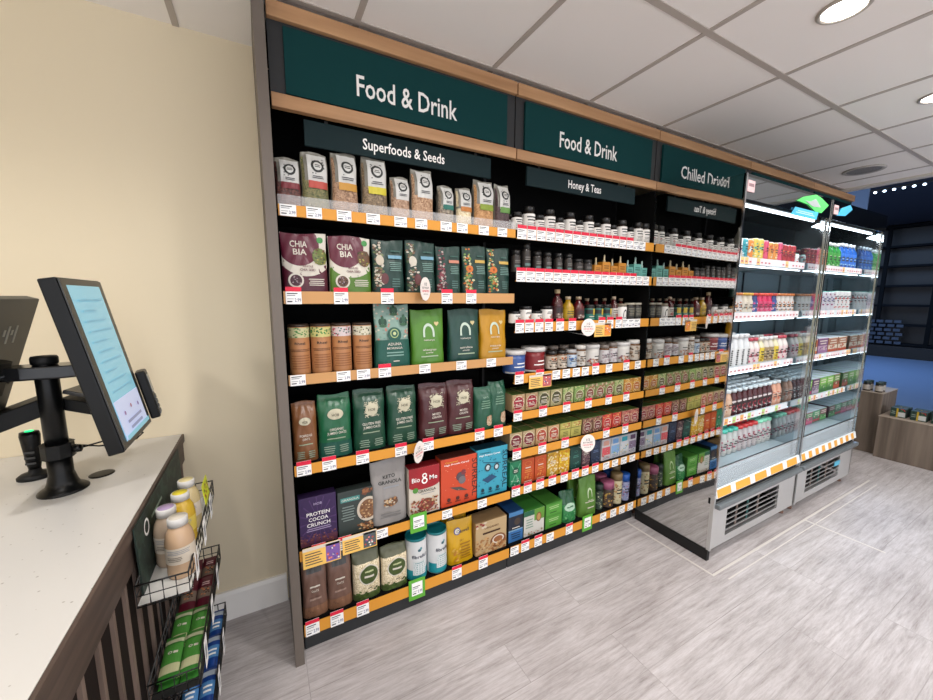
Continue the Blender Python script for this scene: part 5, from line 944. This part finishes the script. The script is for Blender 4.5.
# ------------------------------------------------------------------ wire rack on the counter end
WB = M('#121212', .4); RX0, RX1 = -.391, -.283
t = thing('wire_rack', 'black wire rack of three baskets hung on the counter end', 'rack', (-.395, -.15, .05))
def RB(pts, r=.0022): return [((x + .395), (y + .15), z - .05) for x, y, z in pts]
Y0, Y1 = -.43, .13
for yy in (Y0 + .2, Y1 - .08):
    MB().tube(RB([(-.396, yy, .06), (-.396, yy, .86)]), .0028, WB).build('upright_wire', t)
for (zt, Yn, Yf) in ((.785, Y0, Y1), (.50, Y0 - .0, Y1 + .02), (.225, Y0, Y1 + .04)):
    mb = MB(); hh = .06; z0 = zt - hh
    rc = [(RX0, Yn), (RX1, Yn), (RX1, Yf), (RX0, Yf), (RX0, Yn)]
    for z in (zt, z0): mb.tube(RB([(a, b2, z) for a, b2 in rc]), .0026 if z == zt else .002, WB, 5)
    mb.tube(RB([(a, b2, zt - hh / 2) for a, b2 in rc]), .0016, WB, 4)
    for i in range(5): x = RX0 + (RX1 - RX0) * i / 4; mb.tube(RB([(x, Yn, zt), (x, Yn, z0), (x, Yf, z0), (x, Yf, zt)]), .0017, WB, 4)
    n = 16
    for i in range(n + 1): y = Yn + (Yf - Yn) * i / n; mb.tube(RB([(RX0, y, zt), (RX0, y, z0), (RX1, y, z0), (RX1, y, zt)]), .0017, WB, 4)
    mb.box(RX0 + .395, RX1 + .395, Yn + .15 + .005, Yf + .15 - .005, z0 - .05 + .002, z0 - .05 + .0035, M('#dcdcd8', .5) if zt > .7 else M('#2a2a2a', .5))
    bk = mb.build('basket', t)
    for i in range(3):
        y = Yn + .1 + .17 * i; q = MB().box(RX1 + .395 + .003, RX1 + .395 + .0042, y + .15 - .02, y + .15 + .02, zt - .05 - .085, zt - .05 + .0, PAPER)
        q.box(RX1 + .395 + .0042, RX1 + .395 + .0045, y + .15 - .016, y + .15 + .006, zt - .05 - .06, zt - .05 - .02, GREY); q.build('price_ticket', bk)
zb1 = .785 - .06 + .004
t = thing('rack_header_card', 'dark green card with white lettering, leaning behind the bottles', 'card', (-.388, -.08, zb1)); t.rotation_euler = (0, -.02, 0)
MB().box(-.0015, .0015, -.31, .27, 0, .185, M('#22302a', .4)).build('card', t)
MB().box(.0016, .0022, -.31, .27, .0, .185, speck('leaf_print', ['#1e2c26', '#27382f', '#2e4238', '#1b2722'], 40)).build('leaf_print', t)
art([('o', -.35, .5, .07, WHITE, .07, .7), ('l', -.22, .2, .3, .7, 1, C_('#9ab0a0'))], .34, .05, lambda x, z, d: (.0026 + d, x - .10, z + .115), t, 'lettering')
def juice(cap, body, lab):
    def bld():
        r, h = .034, .172
        return round_pack('shake_bottle', [('bottle', [(r * .92, 0), (r, .006), (r, .022), (r * .97, .026), (r, .03), (r, .10), (r * .9, .122), (r * .7, .137), (.019, .142), (.019, .15)], M(pk(body), .25)), ('cap', [(.0235, .146), (.0235, .166), (.022, .168), (0, .168)], C_('#e9e7e2', .35))],
            [('l', -.3, .3, .6, .9, 3, GREY), ('l', -.3, .1, .2, .5, 3, C_('#8a8278'))], (.045, .092, r + .0005, C_(lab)), 28)
    return bld
def juicetop(t_, col): MB().lathe([(.0195, .1682), (.0195, .1688), (0, .1688)], C_(col), 20).build('cap_sticker', t_)
for k, x, y, bodyc, capc, ds in [('j0', -.312, -.335, '#d2b08c', '#e4dccb', 'tan shake bottle with white cap, nearest in the top basket'), ('j1', -.350, -.262, '#cdb69c', '#b8a0c8', 'shake bottle with lilac cap top, left beside the nearest one'), ('j2', -.330, -.178, '#e0b83a', '#ecd830', 'yellow shake bottle with yellow cap top'), ('j3', -.328, -.085, '#ddc894', '#ecdca0', 'cream shake bottle, farthest in the top basket')]:
    r_ = put(k, juice(capc, bodyc, '#e2d6c2' if k != 'j2' else '#e8cf5a'), (x, y, zb1), ds, 'shake bottle', 'shake bottles in the top basket'); juicetop(r_, capc)
t = thing('yellow_price_card', 'fluorescent yellow price card clipped on the top basket', 'price card', (-.284, -.02, .80)); t.rotation_euler = (0, -.1, 0)
MB().box(-.001, .001, -.05, .05, -.02, .055, M('#d8e02a', .5)).build('card', t); art([('s', -.45, .1, .45, .9, 16, .06, [C_('#7a8a10'), C_('#c83a2a')])], .1, .07, lambda x, z, d: (.0011 + d, x, z - .018), t, 'print')
# bars and packets
def packet(w, l, th, col, bands):
    def bld():
        t_ = thing('snack_packet', None, None); mb = MB(); n = 10; m = 8; vs = []
        for s in (1, -1):
            for j in range(n + 1):
                for i in range(m + 1):
                    u = i / m; v = j / n; e = (math.sin(PI * u) * math.sin(PI * min(1, max(0, (v - .06) / .88)))) ** .45 if 0 < u < 1 and .06 < v < .94 else 0
                    vs.append(((u - .5) * w, (v - .5) * l, th / 2 + s * th / 2 * e))
        q = (n + 1) * (m + 1); fs = []
        for j in range(n):
            for i in range(m):
                a = j * (m + 1) + i; fs.append((a, a + 1, a + m + 2, a + m + 1)); fs.append((q + a, q + a + m + 1, q + a + m + 2, q + a + 1))
        mb.add(vs, fs, foil(col, .3), True); mb.build('wrapper', t_)
        def sf(x, z, d): u = x / w + .5; v = z / l; e = (max(0, math.sin(PI * u)) * max(0, math.sin(PI * min(1, max(0, (v - .06) / .88))))) ** .45 if .06 < v < .94 else 0; return (x, z - l / 2, th / 2 + th / 2 * e + d)
        art(bands, w * .97, l, sf, t_, 'printed_front', off=.0008); return t_
    return bld
GB = [('r', -.5, .12, .5, .3, C_('#cfd0a0')), ('r', -.5, .3, .5, .74, C_('#4f9a3c')), ('o', -.12, .55, .12, CREAM, .1, .55), ('l', .05, .3, .48, .6, 1, CREAM), ('r', -.5, .78, .5, .88, C_('#c9cfa8'))]
z2 = .50 - .06 + .004
PK = 'packets in the middle basket'
for i, (x, y, lyr) in enumerate([(-.358, -.33, 0), (-.31, -.33, 0), (-.358, -.33, 1), (-.31, -.33, 1), (-.358, -.20, 0), (-.31, -.20, 0)]):
    put('pg', packet(.046, .14, .02, '#3f8a34', GB), (x, y, z2 + .021 * lyr), ['green and cream snack bar, lower left at the near end of the middle basket', 'green and cream snack bar, lower right at the near end', 'green and cream snack bar, upper left at the near end', 'green and cream snack bar, upper right at the near end', 'green snack bar in second row, left side of the middle basket', 'green snack bar in second row, right side of the middle basket'][i], 'snack bar', PK, rot=(.10, 0, 0))
RB_ = [('r', -.5, .3, .5, .6, C_('#7a6a5c')), ('s', -.3, .35, .3, .6, 12, .08, [C_('#c87a4a'), C_('#4a2a1c')]), ('l', -.3, .3, .66, .8, 2, C_('#e0c0c0'))]
for i, (x, y) in enumerate([(-.358, -.06), (-.31, -.06), (-.358, .06), (-.31, .06)]):
    put('pr', packet(.046, .13, .022, '#5a1426', RB_), (x, y, z2 + .004), 'crimson snack bar, %s in the middle basket' % ['left front of four', 'right front of four', 'left rear of four', 'right rear of four'][i], 'snack bar', PK, rot=(.25, 0, 0))
BB_ = [('r', -.5, .3, .5, .62, C_('#5a9ad8')), ('l', -.3, .3, .34, .55, 2, WHITE), ('r', -.5, .75, .5, .9, C_('#c9d8e8'))]
z3 = .225 - .06 + .004
for i, (x, y) in enumerate([(-.358, -.33), (-.31, -.33), (-.358, -.18), (-.31, -.18), (-.358, -.03), (-.31, -.03), (-.358, .10), (-.31, .10)]):
    put('pb', packet(.046, .14, .03, '#1c4a9c', BB_), (x, y, z3 + .004), 'blue snack packet in the lowest basket, %s side, %s row from the near end' % (['left', 'right'][i % 2], ORD[i // 2]), 'snack packet', 'blue packets in the lowest basket', rot=(.2, 0, 0))

# ------------------------------------------------------------------ display blocks by the entrance
t = thing('display_block', 'tall grey-brown wooden display block behind the right fridge', 'display block', (5.31, -.15, 0), 0, 'wooden display blocks'); MB().box(-.21, .21, -.235, .25, 0, .6, BLOCK).build('block', t, bevel=.003); MB().box(-.212, .212, -.237, .252, .6, .606, M('#a89a8c', .5)).build('top_face', t)
t = thing('display_block', 'low wide grey-brown wooden display block at the right photo edge', 'display block', (5.27, -.85, 0), 0, 'wooden display blocks'); MB().box(-.24, .24, -.455, .455, 0, .4, BLOCK).build('block', t, bevel=.003); MB().box(-.242, .242, -.457, .457, .4, .406, M('#a89a8c', .5)).build('top_face', t)
def candle(): return round_pack('dark_jar', [('jar', [(.027, 0), (.027, .07), (.024, .075)], C_('#26201c', .2)), ('lid', [(.027, .075), (.027, .095), (0, .095)], C_('#14302c', .35))], [('l', -.3, .3, .3, .8, 3, GREY)], (.012, .06, .0275, C_('#b8b0a6')), 16)
for i in range(4):
    for j in range(2): put('cdl', candle, (5.15 + .075 * j, -.34 + .085 * i, .6065), 'small dark jar on the tall display block, %s row, %s from right' % (['front', 'rear'][j], ORD[i]), 'jar', 'small dark jars on the tall block')
def gift(): return box_pack('gift_pack', .10, .075, .085, C_('#1c3a30'), [('r', -.12, 0, .0, 1, C_('#c8a82c')), ('r', .0, .1, .45, .6, C_('#d0d4d0')), ('l', -.45, -.15, .3, .7, 2, C_('#8a9a90')), ('s', .1, .6, .45, .95, 8, .05, [C_('#4a8a5a'), C_('#c83a3a')])], top=C_('#24423a'))
for i in range(5):
    for j in range(2): put('gft', gift, (5.13 + .1 * j, -.50 - .125 * i, .4065), 'dark green gift pack with yellow strip, %s row, %s from left' % (['front', 'rear'][j], ORD[i]), 'gift pack', 'gift packs on the low block', rz=-PI / 2)
# ------------------------------------------------------------------ concourse: closed shop opposite, string of lights
for i in range(22):
    tag(MB().lathe([(0, -.016), (.014, -.011), (.019, 0), (.014, .011), (0, .016)], M('#cfe6ff', emit=5.0), 10, caps=False).build('string_light', loc=(8, 1.15 - .095 * i, 3.06)), 'small blue-white lamp in a row hanging out in the concourse', 'lamp', 'row of small lamps in the concourse')
t = thing('lamp_rail', 'thin rail carrying the row of small concourse lamps', 'rail', (8, -.3, 3.08)); MB().box(-.01, .01, -2.2, 2.2, 0, .02, CHAR).build('rail', t); MB().box(-.004, .004, -1.2, -1.19, .02, .32, CHAR).build('hanger', t); MB().box(-.004, .004, 1.19, 1.2, .02, .32, CHAR).build('hanger', t)
t = thing('hanging_panel', 'pale blue-grey panel hanging above the concourse floor', 'panel', (7.2, .62, 2.62)); MB().box(-.02, .02, -.11, .11, 0, .45, M('#5f7ba6', .5)).build('panel', t); MB().box(-.004, .004, -.004, .004, .45, .78, CHAR).build('hanger', t)
t = thing('closed_shopfront', 'dark closed shop with shelving seen across the blue concourse floor', 'shopfront', (14.5, 1.5, 0))
for j in range(7): MB().box(-.15, .15, -4, 2.5, .32 + .5 * j, .37 + .5 * j, M('#080c12', .7, spec=.1)).build('dark_shelf', t)
for k in range(8): MB().box(-.16, -.10, -4 + .9 * k, -3.92 + .9 * k, 0, 3.6, M('#05080c', .7, spec=.1)).build('dark_upright', t)
mb = MB()
for j in range(6):
    for k in range(6): mb.box(-.18, -.17, .05 + .16 * k + .05 * (j % 2), .17 + .16 * k + .05 * (j % 2), .35 + .11 * j, .42 + .11 * j, M('#2c3a4c', .5))
mb.build('pale_brick_patch', t)
MB().box(-.2, .1, -6, 5, 0, .3, M('#05070b', .6)).build('plinth', t)
